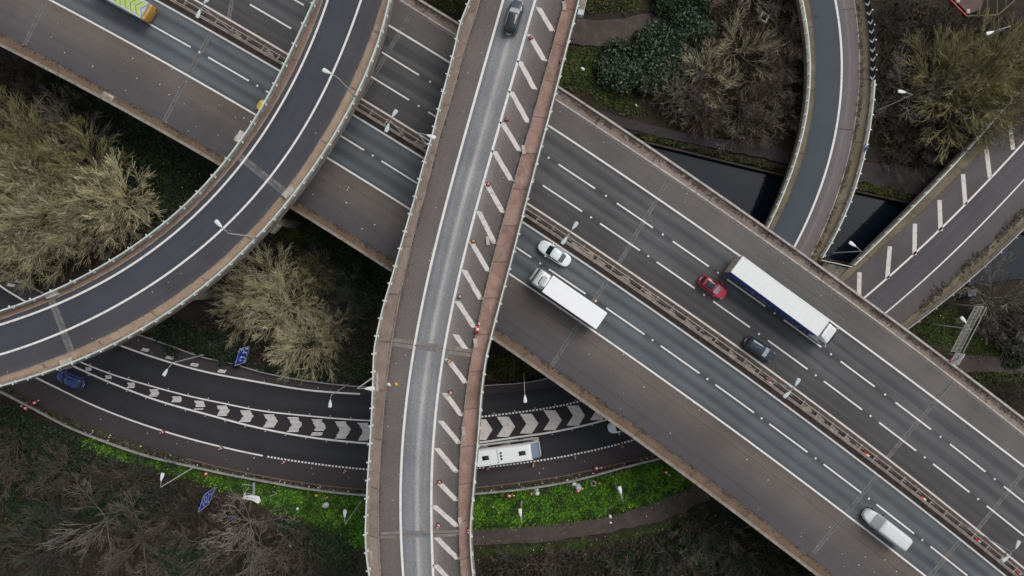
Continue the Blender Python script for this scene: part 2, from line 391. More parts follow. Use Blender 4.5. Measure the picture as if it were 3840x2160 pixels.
def ribbon(name, A, B, za, zb, zt, ps, mat, parent=None, nc=4, kind=None, zt2=None):
    """surface between two traced curves (seen at heights za, zb), laid at height zt (zt2 at B)"""
    a = A.xy(ps, za) if isinstance(A, Ln) else A; b = B.xy(ps, zb) if isinstance(B, Ln) else B
    zt2 = zt if zt2 is None else zt2
    mid = (a + b) / 2; L = np.concatenate([[0], np.cumsum(np.hypot(*np.diff(mid, axis=0).T))])
    P = []; U = []
    for i in range(len(a)):
        P.append([(*(a[i] + (b[i] - a[i]) * j / nc), zt + (zt2 - zt) * j / nc) for j in range(nc + 1)])
        U.append([(j / nc + 1e-4, L[i] + 1e-4) for j in range(nc + 1)])
    mb = MB(); mb.fix = False; mb.grid(P, U)
    x0, x1, x2 = np.array(P[0][0]), np.array(P[0][1]), np.array(P[1][0])
    if np.cross(x1 - x0, x2 - x0)[2] < 0: mb.f = [f[::-1] for f in mb.f]
    o = mb.build(name, mat, parent)
    if kind: o['kind'] = kind
    return o

def sweep(mb, pts, prof, side=1.0, closed=True):
    """sweep a profile [(n, z)] along world xy points; n is measured to the left of travel times side"""
    pts = np.asarray(pts); t = np.gradient(pts, axis=0); t /= np.hypot(t[:, 0], t[:, 1])[:, None]
    nr = np.stack([-t[:, 1], t[:, 0]], 1) * side
    P = [[(*(pts[i] + nr[i] * n), z) for n, z in prof] for i in range(len(pts))]
    L = np.concatenate([[0], np.cumsum(np.hypot(*np.diff(pts, axis=0).T))])
    m = len(prof); b = len(mb.v)
    mb.grid(P, [[(j / m + .01, L[i] + .01) for j in range(m)] for i in range(len(pts))], closed=closed)
    if closed:
        mb.f.append(tuple(b + k for k in range(m))); mb.f.append(tuple(b + (len(pts) - 1) * m + k for k in range(m - 1, -1, -1)))
    return mb

def line_strip(mb, pts, w, z):
    pts = np.asarray(pts); t = np.gradient(pts, axis=0); t /= np.hypot(t[:, 0], t[:, 1])[:, None] + 1e-9
    n = np.stack([-t[:, 1], t[:, 0]], 1)
    mb.grid([[(*(p - q * w / 2), z), (*(p + q * w / 2), z)] for p, q in zip(pts, n)]); return mb

def resample(pts, step):
    L = np.concatenate([[0], np.cumsum(np.hypot(*np.diff(pts, axis=0).T))]); s = np.arange(step / 2, L[-1], step)
    xy = np.stack([np.interp(s, L, pts[:, 0]), np.interp(s, L, pts[:, 1])], 1)
    i = np.clip(np.searchsorted(L, s), 1, len(pts) - 1); d = pts[i] - pts[i - 1]
    return xy, np.arctan2(d[:, 1], d[:, 0])

def smooth_noise(X, Y, sc, seed):
    r = np.random.RandomState(seed); n = np.zeros(X.shape)
    for k in range(9):
        a = r.uniform(0, 6.28); f = r.uniform(.6, 1.7) / sc; n += np.sin((X * math.cos(a) + Y * math.sin(a)) * f * 6.28 + r.uniform(0, 6.28))
    return n / 5
def structure(name): o = empty(name); o['kind'] = 'structure'; return o

# ================================================================== MOTORWAY on its viaduct
ZM = 10.0
mA = Ln([(0, 168), (387, 385), (827, 619), (1103, 790), (1468, 1021), (1848, 1274), (2117, 1453), (2385, 1647), (2601, 1826), (2966, 2087), (3070, 2160)], 'm6', 3)
mB = Ln([(0, 128), (94, 169), (611, 457), (840, 596), (1134, 765), (1470, 985), (1920, 1275), (2164, 1440), (2405, 1605), (2720, 1845), (2895, 1988), (3120, 2148)], 'm6', 3)
mC = Ln([(184, 0), (715, 283), (960, 432), (1223, 591), (1432, 720), (1539, 787), (1920, 1033), (2168, 1202), (2516, 1440), (2880, 1708), (3156, 1919), (3471, 2160)], 'm6', 3)
DD = [((395, 0), (497, 54)), ((559, 89), (716, 176)), ((780, 215), (934, 302)), ((997, 340), (1140, 424)), ((1215, 470), (1365, 564)), ((1430, 604), (1564, 688)), ((1630, 730), (1780, 826)), ((1850, 872), (1992, 966)), ((2058, 1010), (2195, 1103)), ((2273, 1154), (2417, 1253)), ((2478, 1296), (2623, 1400)), ((2683, 1442), (2828, 1546)), ((2885, 1589), (3028, 1696)), ((3089, 1741), (3230, 1848)), ((3286, 1892), (3427, 2001)), ((3489, 2050), (3628, 2158))]
mD = Ln([p for d in DD for p in d], 'm6', 3)
mE = Ln([(581, 0), (960, 214), (1059, 268), (1320, 427), (1589, 596), (1960, 837), (2168, 973), (2280, 1045), (2417, 1140), (2842, 1440), (3290, 1780), (3600, 2026), (3774, 2160)], 'm6', 3)
mF = Ln([(730, 0), (960, 132), (1084, 206), (1353, 368), (1606, 522), (1979, 767), (2317, 993), (2640, 1209), (2880, 1381), (3327, 1721), (3840, 2131)], 'm6', 3)
GD = [((690, -128), (830, -45)), ((937, 17), (1092, 107)), ((1160, 147), (1310, 237)), ((1387, 283), (1534, 375)), ((1606, 420), (1750, 512)), ((1815, 555), (1965, 650)), ((2035, 696), (2182, 794)), ((2250, 838), (2400, 938)), ((2463, 981), (2607, 1080)), ((2675, 1129), (2813, 1227)), ((2881, 1275), (3028, 1385)), ((3089, 1430), (3232, 1537)), ((3295, 1585), (3435, 1692)), ((3498, 1740), (3635, 1846)), ((3700, 1897), (3840, 2006)), ((3900, 2055), (4040, 2170))]
mG = Ln([p for d in GD[1:15] for p in d], 'm6', 3)
HD = [((1000, -62), (1140, 20)), ((1210, 62), (1360, 152)), ((1432, 195), (1571, 281)), ((1654, 333), (1800, 425)), ((1880, 476), (2020, 568)), ((2094, 617), (2231, 708)), ((2313, 762), (2448, 854)), ((2522, 905), (2659, 998)), ((2726, 1047), (2870, 1149)), ((2940, 1198), (3080, 1301)), ((3152, 1355), (3280, 1449)), ((3357, 1510), (3491, 1611)), ((3562, 1666), (3695, 1769)), ((3764, 1824), (3900, 1930))]
mH = Ln([p for d in HD for p in d], 'm6', 3)
mI = Ln([(1459, 94), (1685, 236), (2057, 472), (2432, 720), (2775, 958), (3158, 1237), (3432, 1440), (3840, 1748)], 'm6', 3)
mJ = Ln([(1487, 0), (1710, 142), (2086, 383), (2591, 720), (2880, 919), (3158, 1117), (3586, 1440), (3840, 1639)], 'm6', 3)
mK = Ln([(1588, 0), (1723, 82), (2101, 320), (2382, 502), (2693, 720), (2880, 857), (3138, 1038), (3414, 1232), (3685, 1440), (3840, 1564)], 'm6', 3)
ps = np.arange(-700, 5300, 30.0)
motorway = structure('motorway_road')
ribbon('hard_shoulder', mB, mC, ZM, ZM, ZM, ps, M['m6_shoulder_w'], motorway)
ribbon('traffic_lane', mC, mD, ZM, ZM, ZM, ps, M['m6_lane_w'], motorway)
ribbon('traffic_lane', mD, mE, ZM, ZM, ZM, ps, M['m6_lane_w'], motorway)
ribbon('central_reserve', mE, mF, ZM, ZM, ZM, ps, M['median'], motorway)
ribbon('traffic_lane', mF, mG, ZM, ZM, ZM, ps, M['m6_fast_e'], motorway)
ribbon('traffic_lane', mG, mH, ZM, ZM, ZM, ps, M['m6_lane_e'], motorway)
ribbon('traffic_lane', mH, mI, ZM, ZM, ZM, ps, M['m6_lane_e'], motorway)
ribbon('hard_shoulder', mI, mJ, ZM, ZM, ZM, ps, M['m6_shoulder_e'], motorway)
mk = MB()
for L, w in ((mC, .24), (mE, .24), (mI, .24)): line_strip(mk, L.xy(ps, ZM), w, ZM + .012)
for dd, L in ((DD, mD), (GD, mG), (HD, mH)):
    for a, b in dd:
        pa, pb = L.par(*a), L.par(*b)
        line_strip(mk, L.xy(np.linspace(pa, pb, 5), ZM), .21, ZM + .012)
    for (a, b), (c, d) in zip(dd[:-1], dd[1:]):
        m_ = (L.par(*b) + L.par(*c)) / 2
        x, y = L.xy(np.array([m_]), ZM)[0]; mk.box((x, y, ZM + .02), (.24, .24, .03), R(33))
mk.build('lane_marking', M['white_line'], motorway)
mk = MB(); line_strip(mk, mJ.xy(ps, ZM), .16, ZM + .012); line_strip(mk, mF.xy(ps, ZM), .24, ZM + .012)
mk.build('lane_marking', M['cream_line'], motorway)
ck = MB()
def crack(L, p0, p1, off=0.0, w=.05, amp=.05):
    pp = np.arange(p0, p1, 7.0); xy = L.xy(pp, ZM); t_ = np.gradient(xy, axis=0); t_ /= np.hypot(*t_.T)[:, None]; n = np.stack([-t_[:, 1], t_[:, 0]], 1)
    line_strip(ck, xy + n * (off + smooth_noise(pp, pp * 0, 60, int(p0)) * amp + np.array([rnd.uniform(-.02, .02) for _ in pp]))[:, None], w, ZM + .008)
for (a, b), (c, d) in zip(HD[:-1], HD[1:]): crack(mH, mH.par(*b) + 8, mH.par(*c) - 4, 0, .07, .07)
for L, o_, p0, p1 in ((mC, -1.6, 900, 4600), (mB, 1.7, 1500, 3400), (mG, -1.2, 2500, 3300), (mH, -1.1, 2300, 2800), (mH, 1.4, 2900, 3900), (mI, 1.5, 2900, 3300), (mG, 1.7, 1800, 2300), (mD, 1.6, 2200, 2500)): crack(L, p0, p1, o_, .045, .10)
ck.build('sealed_crack', M['joint_dark'], motorway)
# expansion joints
mj = MB(); mjd = MB()
def joint(a, b, z, w=.55, n=8):
    A = W(*a, z); B = W(*b, z)
    pts = np.array([[A.x + (B.x - A.x) * k / n + rnd.uniform(-.05, .05) * (B.y - A.y) / 12, A.y + (B.y - A.y) * k / n] for k in range(n + 1)])
    line_strip(mj, pts, w, z + .006); line_strip(mjd, pts, .07, z + .010)
for a, b in (((171, 0), (92, 168)), ((790, 124), (616, 455)), ((870, 0), (858, 75)), ((1546, 40), (1355, 365)), ((2511, 668), (2320, 990)), ((2280, 1047), (2069, 1372)), ((3572, 1430), (3327, 1718)), ((3292, 1782), (3051, 2074)), ((3905, 1690), (3658, 1995)), ((3600, 2028), (3420, 2240))):
    joint(a, b, ZM)
mj.build('expansion_joint', M['joint'], motorway); mjd.build('joint_seal', M['joint_dark'], motorway)

viaduct = empty('motorway_viaduct', (0, 0, 0), 0, 'long concrete viaduct carrying the motorway diagonally under the two flyovers', 'viaduct')
def slab(name, A, B, za, zb, zt, th, ps, mat, parent):
    a = A.xy(ps, za); b = B.xy(ps, zb); d = (b - a) / np.hypot(*(b - a).T)[:, None]
    a = a + d * .08; b = b - d * .08; i = d * 1.4
    P = [[(*a[k], zt), (*b[k], zt), (*b[k], zt - .45), (*(b[k] - i[k]), zt - .9), (*(b[k] - i[k]), zt - th), (*(a[k] + i[k]), zt - th), (*(a[k] + i[k]), zt - .9), (*a[k], zt - .45)] for k in range(len(ps))]
    mb = MB(); mb.grid(P, closed=True); mb.f.append(tuple(range(8))); mb.f.append(tuple((len(ps) - 1) * 8 + k for k in range(7, -1, -1)))
    return mb.build(name, mat, parent)
slab('deck', mA, mK, 11, 11, ZM - .03, 1.7, ps, M['deck'], viaduct)
ribbon('verge', mB, mA, ZM, 11, ZM + .12, ps, M['verge_m6w'], viaduct)
ribbon('verge', mJ, mK, ZM, 11, ZM + .10, ps, M['verge_m6e'], viaduct)
def side_of(A, B, z, zz, ps):
    a = A.xy(ps, z); b = B.xy(ps, zz); t = np.gradient(a, axis=0); k = len(ps) // 2
    return 1.0 if (-t[k, 1] * (b[k] - a[k])[0] + t[k, 0] * (b[k] - a[k])[1]) > 0 else -1.0
s_in = side_of(mA, mB, 11, ZM, ps)
pw = MB(); sweep(pw, mA.xy(ps, 11), [(-.02, ZM - .6), (-.02, ZM + .95), (.26, ZM + .95), (.34, ZM + .05)], s_in); pw.build('parapet', M['concrete'], viaduct)
s_ke = side_of(mK, mJ, 11, ZM, ps)
pw = MB(); sweep(pw, mK.xy(ps, 11), [(-.02, ZM - .6), (-.02, ZM + .42), (.24, ZM + .42), (.30, ZM + .05)], s_ke); pw.build('parapet', M['concrete_pale'], viaduct)
kb = MB(); sweep(kb, mB.xy(ps, ZM), [(0, ZM), (0, ZM + .13), (.15, ZM + .13), (.15, ZM)], -s_in); kb.build('kerb', M['verge_m6w'], viaduct)
kb = MB(); sweep(kb, mJ.xy(ps, ZM), [(.14, ZM), (.14, ZM + .13), (.36, ZM + .13), (.36, ZM)], -s_ke); kb.build('kerb', M['concrete_pale'], viaduct)

def piers(L1, L2, z1, z2, ps, zt, parent, ncol=3, over=0.0, w=1.5):
    me_c = None
    for p in ps:
        a = L1.xy(np.array([float(p)]), z1)[0]; b = L2.xy(np.array([float(p)]), z2)[0]; d = b - a; L = np.hypot(*d); an = math.atan2(d[1], d[0]); c = (a + b) / 2
        cr = MB(); cr.rbox((0, 0, 0), (L - 1.6 + over * 2, w, 1.3), .2, 2); o = cr.build('crosshead', M['concrete'], parent)
        o.location = (c[0], c[1], zt - .65); o.rotation_euler = (0, 0, an)
        for k in range(ncol):
            q = a + d * ((k + .5) / ncol)
            if me_c is None:
                cl = MB(); cl.lathe([(.62, -(zt - 1.3)), (.62, 0)], 16); oc = cl.build('column', M['concrete'], parent, True); me_c = oc.data
            else: oc = link_mesh('column', me_c, parent)
            oc.location = (q[0], q[1], zt - 1.3)
piers(mA, mK, 11, 11, [180, 840, 1560, 2460, 3120, 3780, 4400], ZM - 1.73, viaduct, 5)

# safety barrier of the central reserve: two rails joined by cross braces
barrier = empty('central_barrier', (0, 0, 0), 0, 'brown double safety barrier with cross braces along the motorway central reserve', 'barrier')
Ea, Fa = mE.xy(ps, ZM), mF.xy(ps, ZM)
for fr in (.34, .42, .70):
    rb = MB(); sweep(rb, Ea + (Fa - Ea) * fr, [(-.06, ZM + .55), (-.06, ZM + .8), (.06, ZM + .8), (.06, ZM + .55)]); rb.build('rail', M['rail_brown'], barrier)
mid, ang = resample(Ea + (Fa - Ea) * .56, 2.35)
bm_ = MB(); bm_.box((0, 0, .72), (.13, 1.05, .09)); bm_.box((.12, .28, .36), (.16, .12, .72)); bm_.box((.02, -.22, .36), (.12, .12, .72)); bm_.box((.26, .05, .74), (.5, .07, .06))
bme = None
vis = [(m, a) for m, a in zip(mid, ang) if abs(m[0]) < 72 and -42 < m[1] < 42][:100]
for m, a in vis:
    if bme is None: o = bm_.build('cross_brace', M['rail_brown'], barrier); bme = o.data
    else: o = link_mesh('cross_brace', bme, barrier)
    o.location = (m[0], m[1], ZM); o.rotation_euler = (0, 0, a)
lp = MB()
for fr, x in [(.52, 2240), (.50, 2330), (.52, 2420), (.5, 2500), (.52, 2570), (.5, 2640), (.52, 2150), (.5, 2190), (.5, 3010), (.52, 3060), (.5, 3110), (.52, 3160), (.5, 3200), (.52, 1560), (.5, 2730), (.5, 2800), (.5, 1000), (.52, 880), (.52, 640)]:
    p = mE.par(x, mE.px(np.array([mE.par(x, x * .68 - 520)]))[1][0]); c = None
    q = np.array([p]); a = mE.xy(q, ZM)[0]; b = mF.xy(q, ZM)[0]; c = a + (b - a) * (fr + rnd.uniform(-.04, .06)); an = math.atan2(b[1] - a[1], b[0] - a[0]) - math.pi / 2
    L = rnd.uniform(1.2, 2.6); poly = []
    for k in range(14):
        t = 2 * math.pi * k / 14; rr = rnd.uniform(.55, 1.1)
        u, v = L / 2 * rr * math.cos(t), .38 * rr * math.sin(t); poly.append((c[0] + u * math.cos(an) - v * math.sin(an), c[1] + u * math.sin(an) + v * math.cos(an)))
    lp.prism(poly, ZM + .01, ZM + rnd.uniform(.06, .12))
tag(lp.build('leaf_drift', M['leafpile']), kind='stuff')

# ================================================================== WEST FLYOVER (curved, upper left)
ZF = 16.0; PT = ZF + 1.15
wPL = Ln([(1176, 0), (1134, 87), (1094, 179), (1049, 268), (1000, 358), (960, 437), (884, 547), (735, 722), (651, 800), (581, 862), (507, 914), (417, 973), (323, 1028), (234, 1072), (184, 1095), (89, 1130), (0, 1165)], 'polar', 5)
wWL = Ln([(1228, 0), (1179, 144), (1109, 288), (1035, 422), (914, 604), (815, 720), (696, 844), (527, 968), (348, 1073), (214, 1145), (0, 1217)], 'polar', 5)
wKL = Ln([(1212, 0), (1160, 144), (1091, 288), (1017, 414), (898, 592), (800, 706), (683, 828), (518, 950), (340, 1055), (206, 1126), (0, 1200)], 'polar', 5)
wWR = Ln([(1353, 0), (1303, 149), (1243, 278), (1166, 432), (1109, 534), (1035, 634), (965, 716), (845, 854), (696, 978), (547, 1078), (398, 1165), (248, 1242), (124, 1289), (0, 1329)], 'polar', 5)
wKR = Ln([(1435, 0), (1397, 114), (1338, 263), (1283, 383), (1208, 512), (1134, 626), (1072, 712), (960, 844), (845, 956), (720, 1063), (596, 1150), (472, 1224), (348, 1281), (224, 1334), (99, 1381), (0, 1413)], 'polar', 5)
wPR = Ln([(1459, 0), (1440, 94), (1402, 199), (1358, 308), (1308, 407), (1238, 537), (1174, 631), (1104, 722), (960, 894), (894, 960), (820, 1023), (745, 1088), (661, 1152), (572, 1209), (477, 1264), (383, 1311), (268, 1361), (149, 1403), (35, 1440)], 'polar', 5)
pf = np.linspace(R(-14), R(104), 110)
wroad = structure('curved_flyover_road')
ribbon('margin', wKL, wWL, ZF, ZF, ZF, pf, M['ramp_edge'], wroad)
ribbon('traffic_lane', wWL, wWR, ZF, ZF, ZF, pf, M['ramp_lane'], wroad)
ribbon('margin', wWR, wKR, ZF, ZF, ZF, pf, M['ramp_edge'], wroad)
mk = MB(); line_strip(mk, wWL.xy(pf, ZF), .26, ZF + .012); line_strip(mk, wWR.xy(pf, ZF), .26, ZF + .012); mk.build('edge_marking', M['white_line'], wroad)
mj = MB(); mjd = MB()
joint((893, 583), (1070, 722), ZF, .9); joint((188, 1112), (280, 1352), ZF, .9)
mj.build('expansion_joint', M['joint'], wroad); mjd.build('joint_seal', M['joint_dark'], wroad)
wfly = empty('curved_flyover', (0, 0, 0), 0, 'curved two lane concrete flyover crossing above the motorway with pale railings and tan verge', 'flyover')
slab('deck', wPL, wPR, PT, PT, ZF - .03, 1.9, pf, M['deck'], wfly)
ribbon('verge', wPL, wKL, PT, ZF, ZF + .12, pf, M['verge_brown'], wfly)
ribbon('verge', wKR, wPR, ZF, PT, ZF + .12, pf, M['verge_tan'], wfly)

def parapet(L, other, zt, zo, zr, ps, parent, wall_mat, rail_mat, step=2.7, hw=.55, vis=None, w=.5, inner_rail=False):
    """low concrete upstand, a rail on top carried by posts; children of the viaduct"""
    sd_ = side_of(L, other, zt, zo, ps); pts = L.xy(ps, zt)
    pb = MB(); sweep(pb, pts, [(-.10, zr - .75), (-.10, zr + hw), (w, zr + hw), (w + .06, zr + .06), (w + .06, zr - .02)], sd_); wall = pb.build('parapet', wall_mat, parent)
    rb = MB(); sweep(rb, pts, [(-.02, zt - .14), (-.02, zt), (.13, zt), (.13, zt - .14)], sd_); sweep(rb, pts, [(.0, zt - .42), (.0, zt - .34), (.08, zt - .34), (.08, zt - .42)], sd_)
    rail = rb.build('rail', rail_mat, wall)
    xy, an = resample(pts, step); me = None; k = 0
    pm = MB(); pm.box((0, .06 * sd_, (zt + zr + hw) / 2 - .05), (.12, .16, zt - zr - hw + .06)); pm.box((0, -.12 * sd_, zt - .08), (.16, .22, .10)); pm.box((0, .05 * sd_, zr + hw + .02), (.28, .34, .05))
    for m, a in zip(xy, an):
        if k >= 98 or abs(m[0]) > 74 or abs(m[1]) > 44: continue
        if me is None: o = pm.build('rail_post', rail_mat, wall); me = o.data
        else: o = link_mesh('rail_post', me, wall)
        o.location = (m[0], m[1], 0); o.rotation_euler = (0, 0, a); k += 1
    return wall
parapet(wPL, wKL, PT, ZF, ZF, pf, wfly, M['deck'], M['rail'], 2.7, .4, w=.24)
parapet(wPR, wKR, PT, ZF, ZF, pf, wfly, M['concrete'], M['rail'], 1.9)
for L_, sgn in ((wKL, 1), (wKR, -1)):
    kb = MB(); sd_ = side_of(L_, wWL if sgn > 0 else wWR, ZF, ZF, pf)
    sweep(kb, L_.xy(pf, ZF), [(0, ZF), (0, ZF + .14), (-.16, ZF + .14), (-.16, ZF)], sd_); kb.build('kerb', M['concrete'], wfly)
piers(wPL, wPR, PT, PT, [R(-4), R(41.2), R(78.5), R(99)], ZF - 1.93, wfly, 2, 0.9)
piers(wPL, wPR, PT, PT, [R(60)], ZF - 1.93, wfly, 2, 0.3)
for (x, y), rz in (((898, 512), .95), ((1080, 722), .8), ((248, 1358), .3), ((192, 1103), .35)):
    c = W(x, y, ZF + .5); ca = MB(); ca.rbox((c.x, c.y, ZF + .33), (1.5, .8, .5), .06, 2, rz); ca.build('parapet_end_block', M['concrete_pale'], wfly)

# ================================================================== CENTRE FLYOVER (straight, vertical in view)
cPL = Ln([(1800, -160), (1758, 0), (1725, 84), (1705, 169), (1676, 283), (1646, 397), (1621, 497), (1606, 548), (1576, 651), (1560, 715), (1517, 864), (1472, 1023), (1437, 1142), (1415, 1234), (1402, 1306), (1396, 1440), (1387, 1639), (1377, 1788), (1370, 1937), (1368, 2011), (1375, 2111), (1382, 2160), (1396, 2260)], 'y')
cKL = Ln([(1835, -120), (1787, 50), (1750, 164), (1700, 348), (1648, 522), (1598, 715), (1556, 869), (1517, 1038), (1487, 1192), (1468, 1310), (1450, 1450), (1440, 1550), (1432, 1664), (1422, 1837), (1422, 1987), (1430, 2160), (1438, 2260)], 'y')
cWL = Ln([(1925, -130), (1887, 0), (1844, 149), (1790, 340), (1740, 518), (1687, 715), (1626, 958), (1576, 1167), (1551, 1306), (1534, 1440), (1514, 1629), (1504, 1818), (1502, 1962), (1504, 2036), (1512, 2160), (1522, 2260)], 'y', 5)
cWR = Ln([(2045, -130), (2007, 0), (1920, 306), (1872, 467), (1805, 722), (1745, 939), (1690, 1167), (1661, 1341), (1647, 1440), (1628, 1639), (1618, 1837), (1618, 1987), (1623, 2160), (1630, 2260)], 'y', 5)
cKR = Ln([(2155, -150), (2116, 0), (2054, 234), (1990, 467), (1920, 700), (1889, 815), (1834, 1018), (1795, 1217), (1765, 1351), (1749, 1440), (1733, 1614), (1720, 1837), (1720, 1987), (1728, 2160), (1736, 2260)], 'y', 5)
cPR = Ln([(2210, -150), (2173, 0), (2129, 169), (2089, 328), (2039, 517), (1985, 720), (1950, 855), (1920, 973), (1879, 1127), (1845, 1257), (1824, 1346), (1811, 1440), (1795, 1639), (1775, 1862), (1766, 1987), (1775, 2160), (1786, 2260)], 'y')
pc = np.arange(-1200, 3500, 20.0)
croad = structure('straight_flyover_road')
ribbon('margin', cKL, cWL, ZF, ZF, ZF, pc, M['fly_shoulder'], croad)
ribbon('traffic_lane', cWL, cWR, ZF, ZF, ZF, pc, M['fly_lane'], croad)
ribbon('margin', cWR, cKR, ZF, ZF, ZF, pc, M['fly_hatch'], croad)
mk = MB(); line_strip(mk, cWL.xy(pc, ZF), .30, ZF + .012); line_strip(mk, cWR.xy(pc, ZF), .30, ZF + .012); mk.build('edge_marking', M['white_line'], croad)
hm = MB()
for a, b in (((2014, -110), (2068, -12)), ((2020, 28), (2072, 118)), ((1983, 128), (2043, 228)), ((1948, 228), (2005, 335)), ((1916, 342), (1980, 460)), ((1882, 458), (1949, 567)), ((1852, 565), (1918, 679)), ((1824, 688), (1887, 798)), ((1795, 792), (1857, 916)), ((1768, 908), (1832, 1018)), ((1740, 1012), (1805, 1125)), ((1714, 1128), (1780, 1230)), ((1708, 1254), (1745, 1308)), ((1678, 1345), (1748, 1438)), ((1668, 1474), (1733, 1560)), ((1652, 1578), (1723, 1664)), ((1637, 1680), (1714, 1772)), ((1650, 1814), (1714, 1878)), ((1627, 1896), (1716, 1975)), ((1637, 2016), (1719, 2098)), ((1632, 2118), (1720, 2210))):
    A, B = W(*a, ZF), W(*b, ZF); d = (B - A).normalized(); n = Vector((-d.y, d.x, 0)); hw_ = .29
    pts = [A + n * .02, A + d * .35 + n * hw_ * 2, B + n * hw_ * 2, B + n * .0]
    off = -n * hw_
    k = 7; P = []
    for i in range(k + 1):
        q = A + (B - A) * i / k; P.append([tuple(q + off + n * rnd.uniform(-.03, .03) + Vector((0, 0, .012)) + (d * -.25)), tuple(q - off + n * rnd.uniform(-.03, .03) + Vector((0, 0, .012)) + d * .25)])
    hm.grid(P)
hm.build('hatch_marking', M['cream_line'], croad)
mj = MB(); mjd = MB()
joint((1410, 1274), (1830, 1332), ZF, 1.0); joint((1372, 2009), (1768, 1997), ZF, .8)
pt = MB()
for (x, y), (dx, dy) in (((1606, 1302), (3.3, .42)), ((1562, 2004), (3.4, .55))):
    c = W(x, y, ZF); up = [(c.x + dx * (k / 12 - .5), c.y - dx * (k / 12 - .5) * .13 + dy * rnd.uniform(.2, .5)) for k in range(13)]; dn_ = [(c.x + dx * (k / 12 - .5), c.y - dx * (k / 12 - .5) * .13 - dy * rnd.uniform(.2, .5)) for k in range(13)]
    pt.prism(dn_ + up[::-1], ZF + .004, ZF + .013)
mj.build('expansion_joint', rough_mat('pale_joint_mortar', (.24, .21, .195), (.17, .15, .14), 1.0, (.11, .10, .095), 1.5), croad); mjd.build('joint_seal', M['joint_dark'], croad)
pt.build('tar_patch', plain('blue_grey_tar', (.14, .16, .185), .8, 0, .45, 2.0), croad)
cfly = empty('straight_flyover', (0, 0, 0), 0, 'straight single lane flyover with red brown slab verge running top to bottom over everything', 'flyover')
slab('deck', cPL, cPR, PT, PT, ZF - .03, 1.9, pc, M['deck'], cfly)
ribbon('verge', cPL, cKL, PT, ZF, ZF + .12, pc, M['verge_grey'], cfly)
ribbon('verge', cKR, cPR, ZF, PT, ZF + .12, pc, M['verge_red'], cfly)
parapet(cPL, cKL, PT, ZF, ZF, pc, cfly, M['concrete'], M['rail'], 2.2, .45, w=.28)
parapet(cPR, cKR, PT, ZF, ZF, pc, cfly, M['concrete'], M['rail'], 2.2, .45, w=.30)
for L_, o_ in ((cKL, cWL), (cKR, cWR)):
    kb = MB(); sd_ = side_of(L_, o_, ZF, ZF, pc); sweep(kb, L_.xy(pc, ZF), [(0, ZF), (0, ZF + .14), (-.14, ZF + .14), (-.14, ZF)], sd_); kb.build('kerb', M['concrete'], cfly)
piers(cPL, cPR, PT, PT, [-900, -120, 640, 1300, 2003, 2700, 3300], ZF - 1.93, cfly, 2, -.6)
dr = MB()
for x, y in ((1829, 903), (1783, 1286), (1739, 1617), (1963, 562), (2115, 24), (1726, 1955), (1413, 1450), (1413, 1415), (1389, 2080), (1389, 2115)):
    c = W(x, y, ZF); dr.rbox((c.x, c.y, ZF + .16), (.42, 1.1, .16), .02, 1, .12)
dr.build('inspection_cover', M['concrete_pale'], cfly)

# ================================================================== LOW ROAD at ground level
ZL = .5
lBU = Ln([(-260, 780), (-120, 920), (0, 1010), (160, 1100), (350, 1196), (522, 1257), (621, 1291), (745, 1336), (884, 1368), (960, 1391), (1134, 1426), (1238, 1440), (1400, 1454), (1560, 1460), (1820, 1446), (2005, 1430), (2060, 1418), (2300, 1350), (2560, 1240), (2800, 1100)], 'x')
lWU = Ln([(-200, 865), (0, 1071), (89, 1127), (280, 1226), (447, 1294), (596, 1346), (745, 1388), (960, 1431), (1149, 1462), (1343, 1477), (1560, 1486), (1820, 1478), (2005, 1460), (2173, 1430), (2400, 1360), (2800, 1165)], 'x')
lCU = Ln([(-200, 1010), (0, 1185), (150, 1285), (310, 1361), (427, 1406), (547, 1442), (696, 1482), (845, 1514), (960, 1537), (1159, 1560), (1387, 1577), (1600, 1577), (1812, 1562), (1920, 1549), (2044, 1532), (2173, 1505), (2420, 1420), (2800, 1230)], 'x')
lCD = Ln([(-200, 1100), (0, 1240), (150, 1315), (281, 1376), (422, 1438), (571, 1495), (795, 1559), (960, 1602), (1159, 1639), (1387, 1663), (1600, 1672), (1800, 1659), (1920, 1642), (2094, 1616), (2273, 1574), (2480, 1500), (2800, 1340)], 'x')
lWD = Ln([(-200, 1240), (0, 1350), (184, 1440), (348, 1519), (596, 1611), (820, 1673), (960, 1704), (1159, 1736), (1377, 1760), (1600, 1766), (1795, 1755), (1920, 1741), (2144, 1706), (2372, 1651), (2560, 1590), (2800, 1480)], 'x')
lKD = Ln([(-200, 1310), (0, 1430), (144, 1510), (298, 1584), (497, 1654), (696, 1718), (845, 1756), (960, 1780), (1159, 1813), (1372, 1835), (1600, 1838), (1785, 1828), (1920, 1813), (2119, 1783), (2342, 1733), (2457, 1706), (2600, 1660), (2800, 1570)], 'x')
lBD = Ln([(-200, 1380), (0, 1470), (124, 1534), (248, 1599), (397, 1659), (547, 1710), (720, 1751), (894, 1788), (960, 1800), (1159, 1835), (1372, 1858), (1600, 1862), (1785, 1852), (1920, 1840), (2144, 1805), (2342, 1753), (2472, 1721), (2620, 1680), (2800, 1620)], 'x')
pl_ = np.arange(-260, 2800, 22.0)
lroad = structure('lower_road')
for nm, a, b, m in (('road_margin', lBU, lWU, 'low_shoulder'), ('traffic_lane', lWU, lCU, 'low_lane'), ('hatched_area', lCU, lCD, 'low_hatch'), ('traffic_lane', lCD, lWD, 'low_lane'), ('road_margin', lWD, lKD, 'low_shoulder')):
    ribbon(nm, a, b, ZL, ZL, ZL, pl_, M[m], lroad)
